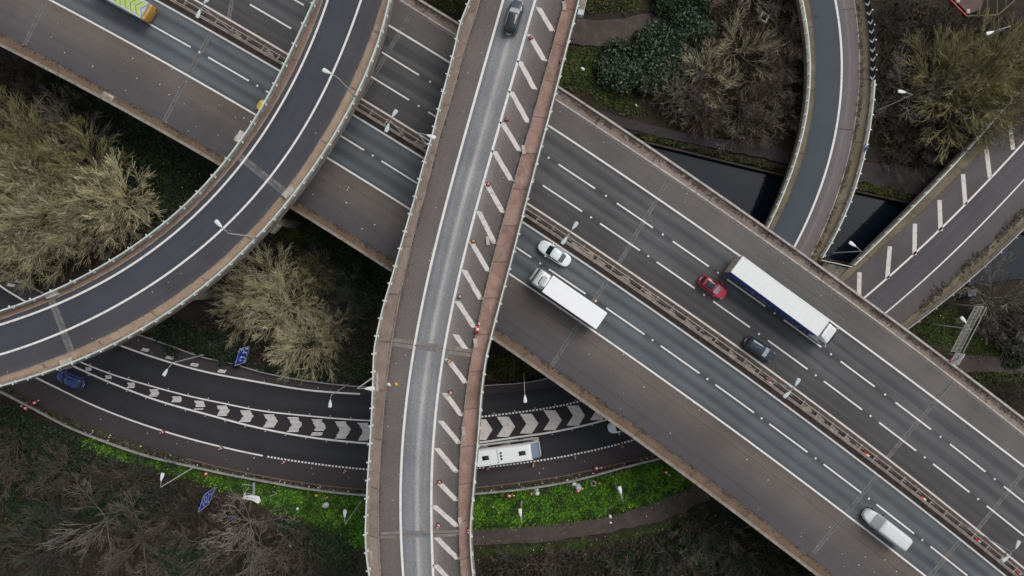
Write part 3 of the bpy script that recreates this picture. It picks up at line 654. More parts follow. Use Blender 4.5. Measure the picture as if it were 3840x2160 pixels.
ribbon('roadside_strip', lKD, lBD, ZL, ZL, ZL - .01, pl_, rough_mat('roadside_soil', (.035, .036, .014), (.028, .024, .018), .8, (.05, .09, .014), 1.2), lroad, zt2=.18)
mk = MB()
plm = np.arange(-260, 1352, 14.0)
line_strip(mk, lWU.xy(plm, ZL), .24, ZL + .012); line_strip(mk, lCU.xy(np.arange(-260, 1800, 14.), ZL), .2, ZL + .012); line_strip(mk, lCD.xy(pl_, ZL), .26, ZL + .012)
line_strip(mk, lWD.xy(np.arange(-260, 1000, 14.), ZL), .22, ZL + .012)
for L_, x0, x1 in ((lWD, 1000, 2780), (lCU, 1790, 2780)):       # ribbed line of short blocks
    xy, an = resample(L_.xy(np.arange(x0, x1, 10.), ZL), .5)
    for (x, y), a in zip(xy, an): mk.box((x, y, ZL + .012), (.30, .24, .012), a)
def chevron(x, solid):
    q = np.array([float(x)]); up = lCU.xy(q, ZL)[0]; dn = lCD.xy(q, ZL)[0]
    d = up - dn; L = np.hypot(*d); n = d / L; t = np.array([n[1], -n[0]])           # t: to the right along the road
    hgt = L * .5 - .36
    if hgt < .25: hgt = .25
    w_, tip = (1.75, .95) if solid else (min(1.7, hgt * 1.4 + .6), hgt * .62)
    c = (up + dn) / 2
    def pt_(u, v): r_ = c + t * (u + tip * (1 - abs(v) / hgt)) + n * v; return (r_[0], r_[1], ZL + .012)
    if solid:
        for s in (-1, 1): mk_s.add([pt_(-w_ / 2, 0), pt_(w_ / 2, 0), pt_(w_ / 2, s * hgt), pt_(-w_ / 2, s * hgt)], [(0, 1, 2, 3)])
    else:
        k = max(4, int(hgt * 2 / .17))
        for i in range(k):
            v0 = -hgt + 2 * hgt * (i + .08) / k; v1 = -hgt + 2 * hgt * (i + .78) / k
            for j in range(1):
                if rnd.random() < .05: continue
                u0 = -w_ / 2 + w_ * rnd.uniform(0, .12); u1 = w_ / 2 - w_ * rnd.uniform(0, .12)
                mk.add([pt_(u0, v0), pt_(u1, v0), pt_(u1, v1), pt_(u0, v1)], [(0, 1, 2, 3)])
mk_s = MB()
for x in (330, 404, 488, 574, 657, 743, 830, 917, 1006, 1096, 1185, 1275, 1360, 1440, 1530, 1620): chevron(x, False)
for x in (1712, 1800, 1885, 1972, 2060, 2147, 2235, 2320, 2410): chevron(x, True)
for x, y in ((543, 1312), (635, 1341), (727, 1368), (830, 1392), (40, 1069), (70, 1055)):
    c = W(x, y, ZL); mk_s.prism([(c.x - .6, c.y - .12), (c.x + .5, c.y - .3), (c.x + .75, c.y + .12), (c.x - .3, c.y + .3)], ZL + .006, ZL + .013)
for L_, dv in ((lCU, .3), (lCD, -.3)):
    xy, an = resample(L_.xy(np.arange(300, 2400, 10.), ZL), 3.0)
    for (x, y), a in zip(xy, an): mk.box((x - math.sin(a) * dv, y + math.cos(a) * dv, ZL + .02), (.12, .12, .03))
mk.build('road_marking', M['white_line'], lroad); mk_s.build('chevron_marking', M['cream_line'], lroad)
kb = MB(); sweep(kb, lKD.xy(np.arange(700, 2790, 22.), ZL), [(-.08, ZL - .3), (-.08, ZL + .09), (.08, ZL + .09), (.08, ZL - .3)]); kb.build('kerb', M['verge_m6w'], lroad)

def guard_rail(name, L, z, ps, label, zr=.7, w=.16, mat='rail_dull', step=3.2, lim=74):
    t = empty(name, (0, 0, 0), 0, label, 'guard rail')
    pts = L.xy(ps, z + zr)
    rb = MB(); sweep(rb, pts, [(-w / 2, z + zr - .3), (-w / 2, z + zr), (w / 2, z + zr), (w / 2, z + zr - .3)]); rb.build('rail', M[mat], t)
    xy, an = resample(pts, step); me = None; k = 0
    for m, a in zip(xy, an):
        if k > 96 or abs(m[0]) > lim: continue
        if me is None:
            pm = MB(); pm.box((0, .02, -zr / 2), (.12, .14, zr + .3)); o = pm.build('post', M['rail_post'], t); me = o.data
        else: o = link_mesh('post', me, t)
        o.location = (m[0], m[1], z + zr - .1); o.rotation_euler = (0, 0, a); k += 1
    return t
guard_rail('guard_rail', lBU, ZL - .1, np.arange(-250, 2600, 22.), 'thin dull guard rail between the lower road and the wooded triangle', .75, .14)
guard_rail('guard_rail', lBD, ZL - .2, np.arange(-250, 2640, 22.), 'long pale guard rail between the lower road and the bright grass bank', .8, .26)

# ================================================================== NORTH-EAST RAMP and EAST ROAD (beside the canal)
ZR = 3.5
nPL = Ln([(2975, -160), (3009, 0), (3024, 99), (3038, 214), (3038, 308), (3024, 422), (2994, 561), (2960, 666), (2940, 725), (2880, 848), (2760, 1060)], 'y', 5)
nKL = Ln([(3000, -160), (3034, 0), (3051, 109), (3058, 239), (3051, 388), (3034, 497), (3004, 611), (2970, 720), (2900, 863), (2790, 1060)], 'y', 5)
nWL = Ln([(3090, -160), (3131, 0), (3151, 124), (3158, 239), (3156, 323), (3143, 422), (3119, 561), (3076, 708), (3029, 829), (2974, 930), (2890, 1080)], 'y', 5)
nWR = Ln([(3165, -160), (3203, 0), (3220, 109), (3225, 239), (3220, 373), (3203, 482), (3178, 601), (3148, 715), (3114, 809), (3039, 963), (2970, 1090)], 'y', 5)
nPR = Ln([(3215, -160), (3263, 0), (3280, 124), (3285, 239), (3282, 323), (3273, 427), (3253, 537), (3228, 646), (3203, 725), (3158, 834), (3081, 976)], 'y', 5)
pn = np.arange(-1300, 1085, 18.0)
nroad = structure('canalside_ramp_road')
ribbon('traffic_lane', nKL, nWL, ZR, ZR, ZR, pn, M['ne_lane'], nroad); ribbon('margin', nWL, nWR, ZR, ZR, ZR, pn, M['ne_shoulder'], nroad)
mk = MB(); line_strip(mk, nWL.xy(pn, ZR), .30, ZR + .012); mk.build('edge_marking', M['white_line'], nroad)
mk = MB(); line_strip(mk, nWR.xy(pn, ZR), .2, ZR + .012)
mk.build('edge_marking', M['cream_line'], nroad)
mjd = MB(); mj = MB()
for a, b in (((3153, 38), (3203, 32)), ((3141, 482), (3201, 488))): line_strip(mjd, np.array([W(*a, ZR)[:2], W(*b, ZR)[:2]]), .1, ZR + .01)
mjd.build('joint_seal', M['joint_dark'], nroad)
nfly = empty('canalside_ramp', (0, 0, 0), 0, 'low concrete ramp with blue grey lane curving over the canal towards the motorway', 'flyover')
slab('deck', nPL, nPR, ZR + 1, ZR + 1, ZR - .03, 1.3, pn, M['deck'], nfly)
ribbon('verge', nPL, nKL, ZR + 1, ZR, ZR + .1, pn, M['verge_olive'], nfly); ribbon('verge', nWR, nPR, ZR, ZR + 1, ZR + .08, pn, M['verge_olive'], nfly)
parapet(nPL, nKL, ZR + 1, ZR, ZR, pn, nfly, M['concrete'], M['rail'], 1.9, .25, w=.2)
pnr = np.arange(-1300, 980, 18.0)
parapet(nPR, nWR, ZR + 1, ZR, ZR, pnr, nfly, M['concrete'], M['rail'], 2.1, .25, w=.2)
piers(nPL, nPR, ZR + 1, ZR + 1, [100, 520], ZR - 1.33, nfly, 2, -.8)

eP1 = Ln([(4300, -150), (3980, 170), (3819, 330), (3685, 507), (3561, 641), (3481, 720), (3377, 822), (3292, 901), (3195, 1001), (3080, 1120), (2900, 1300)], 'diag', 4)
eK1 = Ln([(4340, -90), (3990, 235), (3850, 375), (3720, 530), (3625, 631), (3541, 720), (3427, 824), (3278, 958), (3163, 1053), (3090, 1125), (2930, 1280)], 'diag', 4)
eW1 = Ln([(4390, 10), (4000, 370), (3840, 517), (3675, 718), (3576, 814), (3427, 951), (3327, 1043), (3240, 1115), (3130, 1210), (2980, 1330)], 'diag', 4)
eW2 = Ln([(4450, 100), (4000, 505), (3840, 664), (3802, 720), (3675, 844), (3531, 993), (3402, 1108), (3320, 1172), (3210, 1260), (3050, 1390)], 'diag', 4)
eK2 = Ln([(4500, 220), (4040, 590), (3900, 730), (3720, 905), (3620, 1010), (3480, 1130), (3390, 1205), (3290, 1280), (3100, 1420)], 'diag', 4)
eP2 = Ln([(4520, 250), (4050, 650), (3840, 846), (3750, 939), (3660, 1033), (3615, 1083), (3541, 1142), (3407, 1232), (3300, 1300), (3130, 1440)], 'diag', 4)
pe = np.arange(1150, 4000, 22.0)
eroad = structure('east_road')
for nm, a, b, m in (('margin', eK1, eW1, 'side_margin'), ('traffic_lane', eW1, eW2, 'side_lane'), ('margin', eW2, eK2, 'side_margin')):
    ribbon(nm, a, b, ZR, ZR, ZR, pe, M[m], eroad)
mk = MB(); line_strip(mk, eW1.xy(pe, ZR), .26, ZR + .012); line_strip(mk, eW2.xy(pe, ZR), .2, ZR + .012); mk.build('edge_marking', M['white_line'], eroad)
mk = MB()
for a, b in (((3862, 330), (3884, 462)), ((3784, 442), (3799, 561)), ((3697, 547), (3712, 666)), ((3611, 653), (3620, 767)), ((3523, 750), (3527, 866)), ((3431, 839), (3429, 956)), ((3337, 924), (3327, 1045)), ((3223, 1021), (3221, 1110))):
    A, B = W(*a, ZR), W(*b, ZR); line_strip(mk, np.array([A[:2], ((A + B) / 2)[:2], B[:2]]), .62, ZR + .012)
mk.build('hatch_marking', M['cream_line'], eroad)
efly = empty('east_road_bridge', (0, 0, 0), 0, 'low concrete bridge carrying the hatched east road over the canal', 'bridge')
slab('deck', eP1, eP2, ZR + .9, ZR + .9, ZR - .03, 1.2, pe, M['deck'], efly)
ribbon('verge', eP1, eK1, ZR + .9, ZR, ZR + .1, pe, M['verge_olive'], efly); ribbon('verge', eK2, eP2, ZR, ZR + .9, ZR + .1, pe, M['verge_olive'], efly)
parapet(eP1, eK1, ZR + .9, ZR, ZR, np.arange(1563, 4000, 22.0), efly, M['concrete'], M['rail'], 2.6, .3, w=.22)
parapet(eP2, eK2, ZR + .9, ZR, ZR, pe, efly, M['concrete'], M['rail_dull'], 3.0, .3, w=.22)
piers(eP1, eP2, ZR + .9, ZR + .9, [1650, 2050], ZR - 1.23, efly, 3, -.8)
fence = empty('corner_fence', (0, 0, 0), 0, 'short pale rail fence closing the wedge between the canal ramp and the east road', 'fence')
fa, fb = W(3081, 976, ZR + 1), W(3195, 1001, ZR + 1)
fm = MB(); fm.tube([fa, fb], .07, 6); fm.tube([fa - Vector((0, 0, .45)), fb - Vector((0, 0, .45))], .04, 6); fm.build('rail', M['rail'], fence)
pm = MB(); pm.box((0, 0, -.6), (.12, .12, 1.2)); o0 = pm.build('post', M['rail'], fence); o0.location = fa
for k in (.35, .7, 1.0): o = link_mesh('post', o0.data, fence); o.location = fa.lerp(fb, k)
wd = MB(); c1, c2, c3, c4 = W(3090, 985, ZR - .2), W(3186, 1008, ZR - .2), W(3205, 1060, ZR - .2), W(3060, 1030, ZR - .2)
wd.prism([(c[0], c[1]) for c in (c1, c2, c3, c4)], ZR - 1.2, ZR - .05); wd.build('deck', M['deck'], efly)

# ================================================================== GROUND, WATER, PATHS
def pip(X, Y, poly):
    """signed distance in pixels to a polygon, positive inside (vectorised)"""
    P = np.array(poly, float); inside = np.zeros(X.shape, bool); dist = np.full(X.shape, 1e9)
    for (x1, y1), (x2, y2) in zip(P, np.roll(P, -1, 0)):
        c = ((y1 > Y) != (y2 > Y)) & (X < (x2 - x1) * (Y - y1) / (y2 - y1 + 1e-12) + x1); inside ^= c
        dx, dy = x2 - x1, y2 - y1; t = np.clip(((X - x1) * dx + (Y - y1) * dy) / (dx * dx + dy * dy), 0, 1)
        dist = np.minimum(dist, np.hypot(X - x1 - t * dx, Y - y1 - t * dy))
    return np.where(inside, dist, -dist)
WATER = [(1700, 380), (2100, 455), (2432, 535), (2870, 640), (3240, 722), (3412, 760), (3840, 868), (4300, 985), (6500, 1500), (6500, 1800), (4300, 1180), (3840, 1045), (3640, 1075), (3500, 1050), (3100, 960), (2700, 850), (2250, 700), (1700, 560)]
GRASS = [  # polygon, strength
    ([(300, 1640), (560, 1722), (960, 1812), (1372, 1862), (1500, 1880), (1500, 2000), (1350, 2060), (1200, 1970), (1000, 1890), (860, 1830), (700, 1790), (500, 1730), (330, 1690)], 1.0),
    ([(1700, 1865), (1785, 1860), (2130, 1815), (2350, 1760), (2480, 1720), (2640, 1790), (2600, 1830), (2450, 1880), (2250, 1930), (2040, 1968), (1780, 1985), (1650, 1985)], 1.1),
    ([(1980, 180), (2320, 170), (2330, 310), (2400, 400), (2440, 440), (2300, 420), (2200, 350), (1980, 310)], .52),
    ([(2380, 490), (2560, 548), (2900, 625), (2890, 650), (2620, 588), (2430, 538)], .62), ([(3210, 690), (3380, 715), (3420, 760), (3230, 720)], .5),
    ([(3400, 1230), (3560, 1140), (3700, 1260), (3860, 1300), (3860, 1370), (3560, 1335)], .55),
    ([(1010, 850), (1200, 870), (1180, 930), (1050, 900)], .5), ([(380, 500), (760, 640), (640, 720), (430, 620)], .30),
    ([(1830, 1320), (1920, 1330), (2060, 1420), (1830, 1430)], .35), ([(1600, -60), (1760, -60), (1740, 60), (1640, 20)], .6),
    ([(2170, -60), (2420, -60), (2400, 40), (2180, 50)], .35), ([(3640, 1390), (3860, 1400), (3860, 1440), (3680, 1440)], .5),
    ([(1780, 2045), (2300, 2010), (2660, 1890), (2700, 1930), (2400, 2030), (2100, 2080), (1780, 2110)], .55), ([(480, 720), (720, 760), (620, 840), (520, 800)], .35),
    ([(560, 880), (720, 900), (660, 1000), (560, 960)], .3), ([(2700, 440), (2820, 450), (2800, 520), (2720, 520)], .5),
    ([(0, 1660), (120, 1740), (60, 2000), (-60, 2000)], .3), ([(2200, 2100), (2500, 2060), (2560, 2200), (2200, 2240)], .3)]
GREEN = [([(300, 1840), (520, 1800), (640, 1900), (480, 1960), (300, 1930)], .9), ([(560, 2050), (800, 2020), (860, 2130), (640, 2180)], .8), ([(1050, 1950), (1300, 2010), (1340, 2160), (1120, 2130)], .7), ([(2650, 1900), (2850, 1960), (3200, 2200), (2500, 2200), (2450, 2030)], 1), ([(-50, 1490), (300, 1640), (420, 1720), (250, 1800), (-50, 1800)], 1), ([(1100, 760), (1500, 1030), (1420, 1200), (1250, 1000), (1150, 900)], 1),
         ([(150, 240), (860, 640), (640, 800), (420, 700), (330, 480), (150, 360)], 1), ([(1000, 1380), (1400, 1300), (1380, 1440), (1100, 1420), (560, 1250), (700, 1230)], .6)]
def axis(lo, hi, step, outer):
    a = np.arange(lo, hi + .01, step); return np.concatenate([[-x for x in outer[::-1]], a, outer])
gx = axis(-88, 88, .7, [95, 110, 140, 200, 320, 550, 900]); gy = axis(-58, 58, .7, [65, 80, 110, 160, 260, 500, 900])
GX, GY = np.meshgrid(gx, gy); S0 = FPX / CAMZ
PXg, PYg = GX * S0 + NX, NY - GY * S0
rs = np.random.RandomState(3)
wd_ = pip(PXg, PYg, WATER) / S0
H = smooth_noise(GX, GY, 9, 1) * .12 + smooth_noise(GX, GY, 3, 2) * .05 - .12
H = np.where(wd_ > -1.2, np.minimum(H, -2.4 * np.clip((wd_ + .5) / .9, 0, 1) + 0.0), H)
ga = np.zeros(GX.shape)
for poly, st in GRASS: ga = np.maximum(ga, st * np.clip(pip(PXg, PYg, poly) / S0 / 2.2 + .55, 0, 1))
gr = np.zeros(GX.shape)
for poly, st in GREEN: gr = np.maximum(gr, st * np.clip(pip(PXg, PYg, poly) / S0 / 5 + .5, 0, 1))
me = bpy.data.meshes.new('ground'); ny, nx = GX.shape
V = np.stack([GX.ravel(), GY.ravel(), H.ravel()], 1)
I = np.arange(ny * nx).reshape(ny, nx); Q = np.stack([I[:-1, :-1], I[:-1, 1:], I[1:, 1:], I[1:, :-1]], -1).reshape(-1, 4)
me.from_pydata(V.tolist(), [], Q.tolist())
for nm, arr in (('grass', ga), ('green', gr)):
    at = me.attributes.new(nm, 'FLOAT', 'POINT'); at.data.foreach_set('value', arr.ravel().astype(np.float32))
t = NT('woodland_floor'); p = t.pos()
n1 = t.noise(p, .16, 6, .65); n2 = t.noise(p, .9, 7, .7); n3 = t.noise(p, 5, 8, .8)
c = t.ramp(n1, [(.3, (.014, .010, .008)), (.45, (.033, .022, .017)), (.6, (.024, .020, .010)), (.75, (.046, .032, .025))])
dk = t.ramp(n2, [(.3, (.006, .014, .005)), (.55, (.012, .028, .008)), (.75, (.025, .040, .012))])
ga_ = t.new('ShaderNodeAttribute', attribute_name='green').outputs['Fac']
c = t.mix(c, dk, t.ramp(t.math('ADD', ga_, t.math('MULTIPLY', t.math('SUBTRACT', n2, .5), 1.2)), [(.3, 0.), (.7, .9)]))
g_ = t.new('ShaderNodeAttribute', attribute_name='grass').outputs['Fac']
gc = t.ramp(t.math('ADD', t.math('MULTIPLY', n2, .6), t.math('MULTIPLY', n3, .4)), [(.3, (.010, .030, .004)), (.45, (.030, .095, .006)), (.58, (.060, .175, .008)), (.72, (.085, .17, .022))])
gm = t.math('ADD', g_, t.math('MULTIPLY', t.math('SUBTRACT', t.noise(p, .45, 6, .7), .5), 1.1))
gcd = t.mix(t.ramp(n2, [(.3, (.018, .022, .006)), (.7, (.040, .060, .010))]), gc, t.ramp(g_, [(.45, 0.), (.85, 1.)]))
c = t.mix(c, gcd, t.ramp(gm, [(.28, 0.), (.5, 1.)]))
c = t.mix(c, t.ramp(n3, [(.3, .55), (.7, 1.4)]), 1.0, 'MULTIPLY'); t.bump(n3, .8, .15)
me.materials.append(t.set(c, .95))
gnd = link_mesh('ground', me); gnd['kind'] = 'structure'

t = NT('canal_water'); p = t.pos(); n = t.noise(p, .8, 3)
t.bump(n, .03, .02); t.set((.006, .011, .019), .03); t.b.inputs['IOR'].default_value = 1.33; t.b.inputs['Specular IOR Level'].default_value = .9
mb = MB(); mb.prism([W(x, y, 0)[:2] for x, y in WATER], -1.45, -1.05); o = mb.build('canal_water', t.m); o['kind'] = 'structure'
def path(name, up, dn, z, mat):
    U = Ln(up, 'x'); D = Ln(dn, 'x'); ps = np.arange(U.lo, U.hi, 14.0)
    a = U.xy(ps, 0); b = D.xy(ps, 0); n = b - a
    a = a + n * (smooth_noise(ps, ps * 0, 90, 5) * .06)[:, None]; b = b + n * (smooth_noise(ps, ps * 0, 70, 6) * .07)[:, None]
    o = ribbon(name, a, b, 0, 0, z, ps, M[mat], None, 5); o['kind'] = 'structure'; return o
path('dirt_path', [(1500, 1978), (1785, 1985), (2040, 1968), (2300, 1930), (2480, 1875), (2660, 1790), (2900, 1670), (3300, 1450), (3610, 1335), (3860, 1355), (4200, 1390)], [(1500, 2040), (1785, 2042), (2040, 2030), (2300, 1990), (2480, 1950), (2660, 1872), (2900, 1750), (3300, 1530), (3630, 1395), (3860, 1412), (4200, 1450)], .13, 'path')
path('towpath', [(1600, 250), (2240, 410), (2440, 470), (2880, 550), (3200, 600), (3480, 640), (3860, 720), (4200, 800)], [(1600, 300), (2240, 455), (2440, 505), (2880, 598), (3200, 675), (3450, 735), (3860, 820), (4200, 900)], .12, 'towpath')
path('dirt_track', [(1900, 70), (2150, 72), (2300, 70), (2450, 48), (2560, 15), (2700, -60), (2900, -160)], [(1900, 168), (2150, 168), (2300, 172), (2420, 150), (2540, 95), (2720, 10), (2900, -90)], .12, 'path')
# ------------------------------------------------------------------ bare trees and scrub
def grow(seed, H, lean, limbs, nb, nt, ns, r0, arch=.35, wig=.10, Ls=(.85, .5, .36, .45)):
    """a many-stemmed bare crown: limbs fan out from a short bole, each carrying brooms of straight twigs"""
    r = random.Random(seed); wood = []; twig = []
    def stick(p, d, L, r1, r2, k, up):
        pts = [p]; q = p; dd = d
        for i in range(k):
            dd = (dd + Vector((r.uniform(-wig, wig), r.uniform(-wig, wig), r.uniform(-wig, wig) + up / k))).normalized(); q = q + dd * L / k; pts.append(q)
        return pts, [r1 + (r2 - r1) * i / k for i in range(k + 1)], dd
    def kids(pts, n, f0, a0, a1):
        k = len(pts) - 1; out = []
        for c in range(n):
            f = f0 + (1 - f0) * (c + r.random()) / n; x = min(f * k, k - 1e-6); i = int(x); b = pts[i].lerp(pts[i + 1], x - i); d = (pts[i + 1] - pts[i]).normalized()
            sd = d.cross(Vector((r.gauss(0, 1), r.gauss(0, 1), r.gauss(0, 1)))).normalized(); an = r.uniform(a0, a1); nd = d * math.cos(an) + sd * math.sin(an)
            if nd.z < .02: nd.z = abs(nd.z) * .3
            out.append((b, nd.normalized(), f))
        return out
    bole = H * .10; wood.append(([Vector((0, 0, -.2)), Vector((0, 0, bole))], [r0 * 1.2, r0]))
    for c in range(limbs):
        az = 6.283 * (c + r.uniform(-.35, .35)) / limbs; th = lean * math.sqrt((c * .618) % 1.0) * r.uniform(.8, 1.1) + .06
        d = Vector((math.sin(th) * math.cos(az), math.sin(th) * math.sin(az), math.cos(th)))
        L1 = H * Ls[0] * r.uniform(.75, 1.1)
        p1, rr, _ = stick(Vector((0, 0, bole * r.uniform(.5, 1))), d, L1, r0 * .55, .025, 5, arch); wood.append((p1, rr))
        for b, nd, f in kids(p1, int(nb * r.uniform(.8, 1.2)), .22, .3, .75):
            L2 = L1 * Ls[1] * (1.15 - .7 * f) * r.uniform(.7, 1.2); p2, rr, _ = stick(b, nd, L2, .03, .018, 3, arch * .5); twig.append((p2, rr))
            for b2, nd2, f2 in kids(p2, int(nt * r.uniform(.7, 1.3)), .15, .2, .55):
                L3 = L2 * Ls[2] * (1.3 - .6 * f2) * r.uniform(.7, 1.3) + .25; p3, rr, _ = stick(b2, nd2, L3, .019, .012, 2, arch * .3); twig.append((p3, rr))
                for b3, nd3, f3 in kids(p3, ns, .2, .2, .55): p4, rr, _ = stick(b3, nd3, L3 * Ls[3] * r.uniform(.7, 1.2), .014, .009, 1, 0); twig.append((p4, rr))
    return wood, twig
def tubes(name, polys, mat, n=3, rmin=.013):
    V = []; F = []; b = 0
    for pts, rr in polys:
        m = len(pts); d = (pts[-1] - pts[0]).normalized(); a = Vector((0, 0, 1)) if abs(d.z) < .9 else Vector((1, 0, 0))
        u = d.cross(a).normalized(); w = d.cross(u)
        for p, r_ in zip(pts, rr):
            r_ = max(r_, rmin)
            for k in range(n): an = 6.2832 * k / n; V.append(tuple(p + (u * math.cos(an) + w * math.sin(an)) * r_))
        for i in range(m - 1):
            for k in range(n): F.append((b + i * n + k, b + i * n + (k + 1) % n, b + (i + 1) * n + (k + 1) % n, b + (i + 1) * n + k))
        b += m * n
    me = bpy.data.meshes.new(name); me.from_pydata(V, [], F); me.materials.append(mat); return me
M['twig_olive'] = twig_mat('olive_tan_twigs', (.20, .182, .10), (.36, .332, .20), (.57, .53, .36))
M['twig_straw'] = twig_mat('straw_pale_twigs', (.30, .27, .14), (.52, .475, .29), (.78, .72, .50))
M['twig_green'] = twig_mat('mossy_green_twigs', (.11, .105, .04), (.22, .205, .09), (.37, .34, .18))
M['twig_brown'] = twig_mat('red_brown_twigs', (.055, .042, .033), (.105, .081, .064), (.21, .168, .135))
M['twig_grey'] = twig_mat('grey_twigs', (.10, .085, .072), (.19, .165, .142), (.36, .32, .275))
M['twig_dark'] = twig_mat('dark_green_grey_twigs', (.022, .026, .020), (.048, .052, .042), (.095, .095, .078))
M['bark'] = rough_mat('grey_brown_bark', (.16, .14, .105), (.09, .075, .055), 2.0)
M['bark_pale'] = rough_mat('pale_grey_bark', (.25, .22, .19), (.17, .15, .125), 2.0)
M['bark_dark'] = rough_mat('dark_bark', (.07, .055, .045), (.04, .032, .026), 2.0)
bk = MB(); Lk = Ln([(1700, 380), (2432, 535), (2870, 640), (3240, 722), (3412, 760), (3840, 868), (4300, 985)], 'x')
sweep(bk, Lk.xy(np.arange(1700, 4300, 30.), 0), [(-.12, -2), (-.12, -.06), (.12, -.06), (.12, -2)]); tag(bk.build('canal_edge_wall', M['bark_dark']), 'low dark coping wall along the towpath side of the canal', 'wall')
TREE = []
for sd_ in range(5):
    wv, tv = grow(100 + sd_, 9.5, 1.30, 20, 11, 7, 2, .20, arch=.22, wig=.055, Ls=(.85, .55, .40, .5)); TREE.append((tubes('trunk', wv, M['bark'], 5, .028), tubes('crown', tv, M['twig_olive'], 3, .0165)))
OPEN = []
for sd_ in range(4):
    wv, tv = grow(500 + sd_, 9.0, 1.3, 9, 9, 7, 2, .13, arch=.2, wig=.18, Ls=(.85, .52, .42, .5)); OPEN.append((tubes('trunk', wv, M['bark'], 5, .03), tubes('crown', tv, M['twig_olive'], 3, .016)))
SHR = []
for sd_ in range(6):
    wv, tv = grow(300 + sd_, 4.2, 1.25, 9, 7, 5, 1, .06, arch=.3, wig=.2, Ls=(.8, .55, .45, .5)); SHR.append((tubes('stem', wv, M['bark_dark'], 4, .022), tubes('branches', tv, M['twig_brown'], 3, .015)))
mats_cache = {}
def with_mat(me, mat):
    k = (me.name, mat.name)
    if k not in mats_cache: c = me.copy(); c.materials[0] = mat; mats_cache[k] = c
    return mats_cache[k]
def plant(kind, x, y, sc, mat, label, group=None, seed=None, h=1.0, rz=None):
    tree = kind != 'shrub'; wm, tm = rnd.choice({'tree': TREE, 'open': OPEN, 'shrub': SHR}[kind]) if seed is None else TREE[seed]; bare = kind != 'shrub'
    z = 5.0 * sc * h if tree else 2.0 * sc * h
    c = W(x, y, z)
    o = empty('bare_tree' if tree else 'bare_shrub', (c.x, c.y, -.05), rnd.uniform(0, 6.28) if rz is None else rz, label, 'tree' if tree else 'shrub', group)
    o.scale = (sc, sc, sc * h)
    link_mesh('trunk' if tree else 'stem', with_mat(wm, M[{'twig_olive': 'bark', 'twig_grey': 'bark_pale', 'twig_brown': 'bark', 'twig_green': 'bark', 'twig_straw': 'bark'}.get(mat, 'bark_dark')]), o)
    link_mesh('crown' if tree else 'branches', with_mat(tm, M[mat]), o)
    return o
T = lambda x, y, s, m, lb, **k: plant('open' if (m in ('twig_grey', 'twig_brown', 'twig_dark') or 2600 < x < 2820) else 'tree', x, y, s, m, lb, **k)
T(990, 1060, .72, 'twig_straw', 'pale straw bare tree with the topmost crown of the clump in the wooded triangle', seed=0)
T(905, 1140, .66, 'twig_straw', 'pale straw bare tree on the flyover side of the wooded triangle clump', seed=1)
T(1060, 1150, .82, 'twig_straw', 'broad pale straw tree in the middle of the wooded triangle clump', seed=2)
T(1140, 1290, .74, 'twig_straw', 'pale straw bare tree nearest the guard rail in the wooded triangle', seed=3)
T(1230, 1240, .5, 'twig_olive', 'small olive tree between the triangle clump and the straight flyover', seed=4)
T(1170, 1030, .5, 'twig_green', 'thin mossy tree at the motorway end of the triangle clump', seed=1)
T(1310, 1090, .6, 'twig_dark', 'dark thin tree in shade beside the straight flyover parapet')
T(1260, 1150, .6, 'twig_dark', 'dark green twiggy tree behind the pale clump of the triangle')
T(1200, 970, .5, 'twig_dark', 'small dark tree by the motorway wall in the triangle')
for x, y, s, m, lb in ((60, 560, 1.05, 'twig_green', 'mossy tree at the photo edge just below the motorway hard shoulder'), (230, 470, .9, 'twig_grey', 'greyish tree topmost of the wood beside the motorway verge'), (120, 700, 1.05, 'twig_olive', 'olive tree in the middle of the wood at the photo edge'), (300, 620, .9, 'twig_green', 'mossy tree between two olive ones in the roadside wood'),
                       (40, 830, 1.1, 'twig_olive', 'wide olive tree low on the photo edge inside the bend of the curved flyover'), (200, 830, 1.0, 'twig_olive', 'olive tree in the centre of the wood inside the flyover bend'), (430, 745, .9, 'twig_straw', 'pale straw tree with fan of branches nearest the curved flyover'), (340, 800, .9, 'twig_olive', 'dense olive tree beside the fan shaped one in the flyover bend'),
                       (60, 960, .7, 'twig_olive', 'small olive tree at the lowest corner of the flyover bend wood'), (480, 790, .55, 'twig_grey', 'thin grey tree reaching towards the curved flyover railing'), (150, 600, .8, 'twig_green', 'dense mossy tree between the grey topmost tree and the olive ones'), (380, 880, .55, 'twig_grey', 'small grey tree under the fan shaped tree'), (20, 690, .9, 'twig_green', 'mossy crown cut by the photo edge in the roadside wood')):
    T(x, y, s, m, lb)
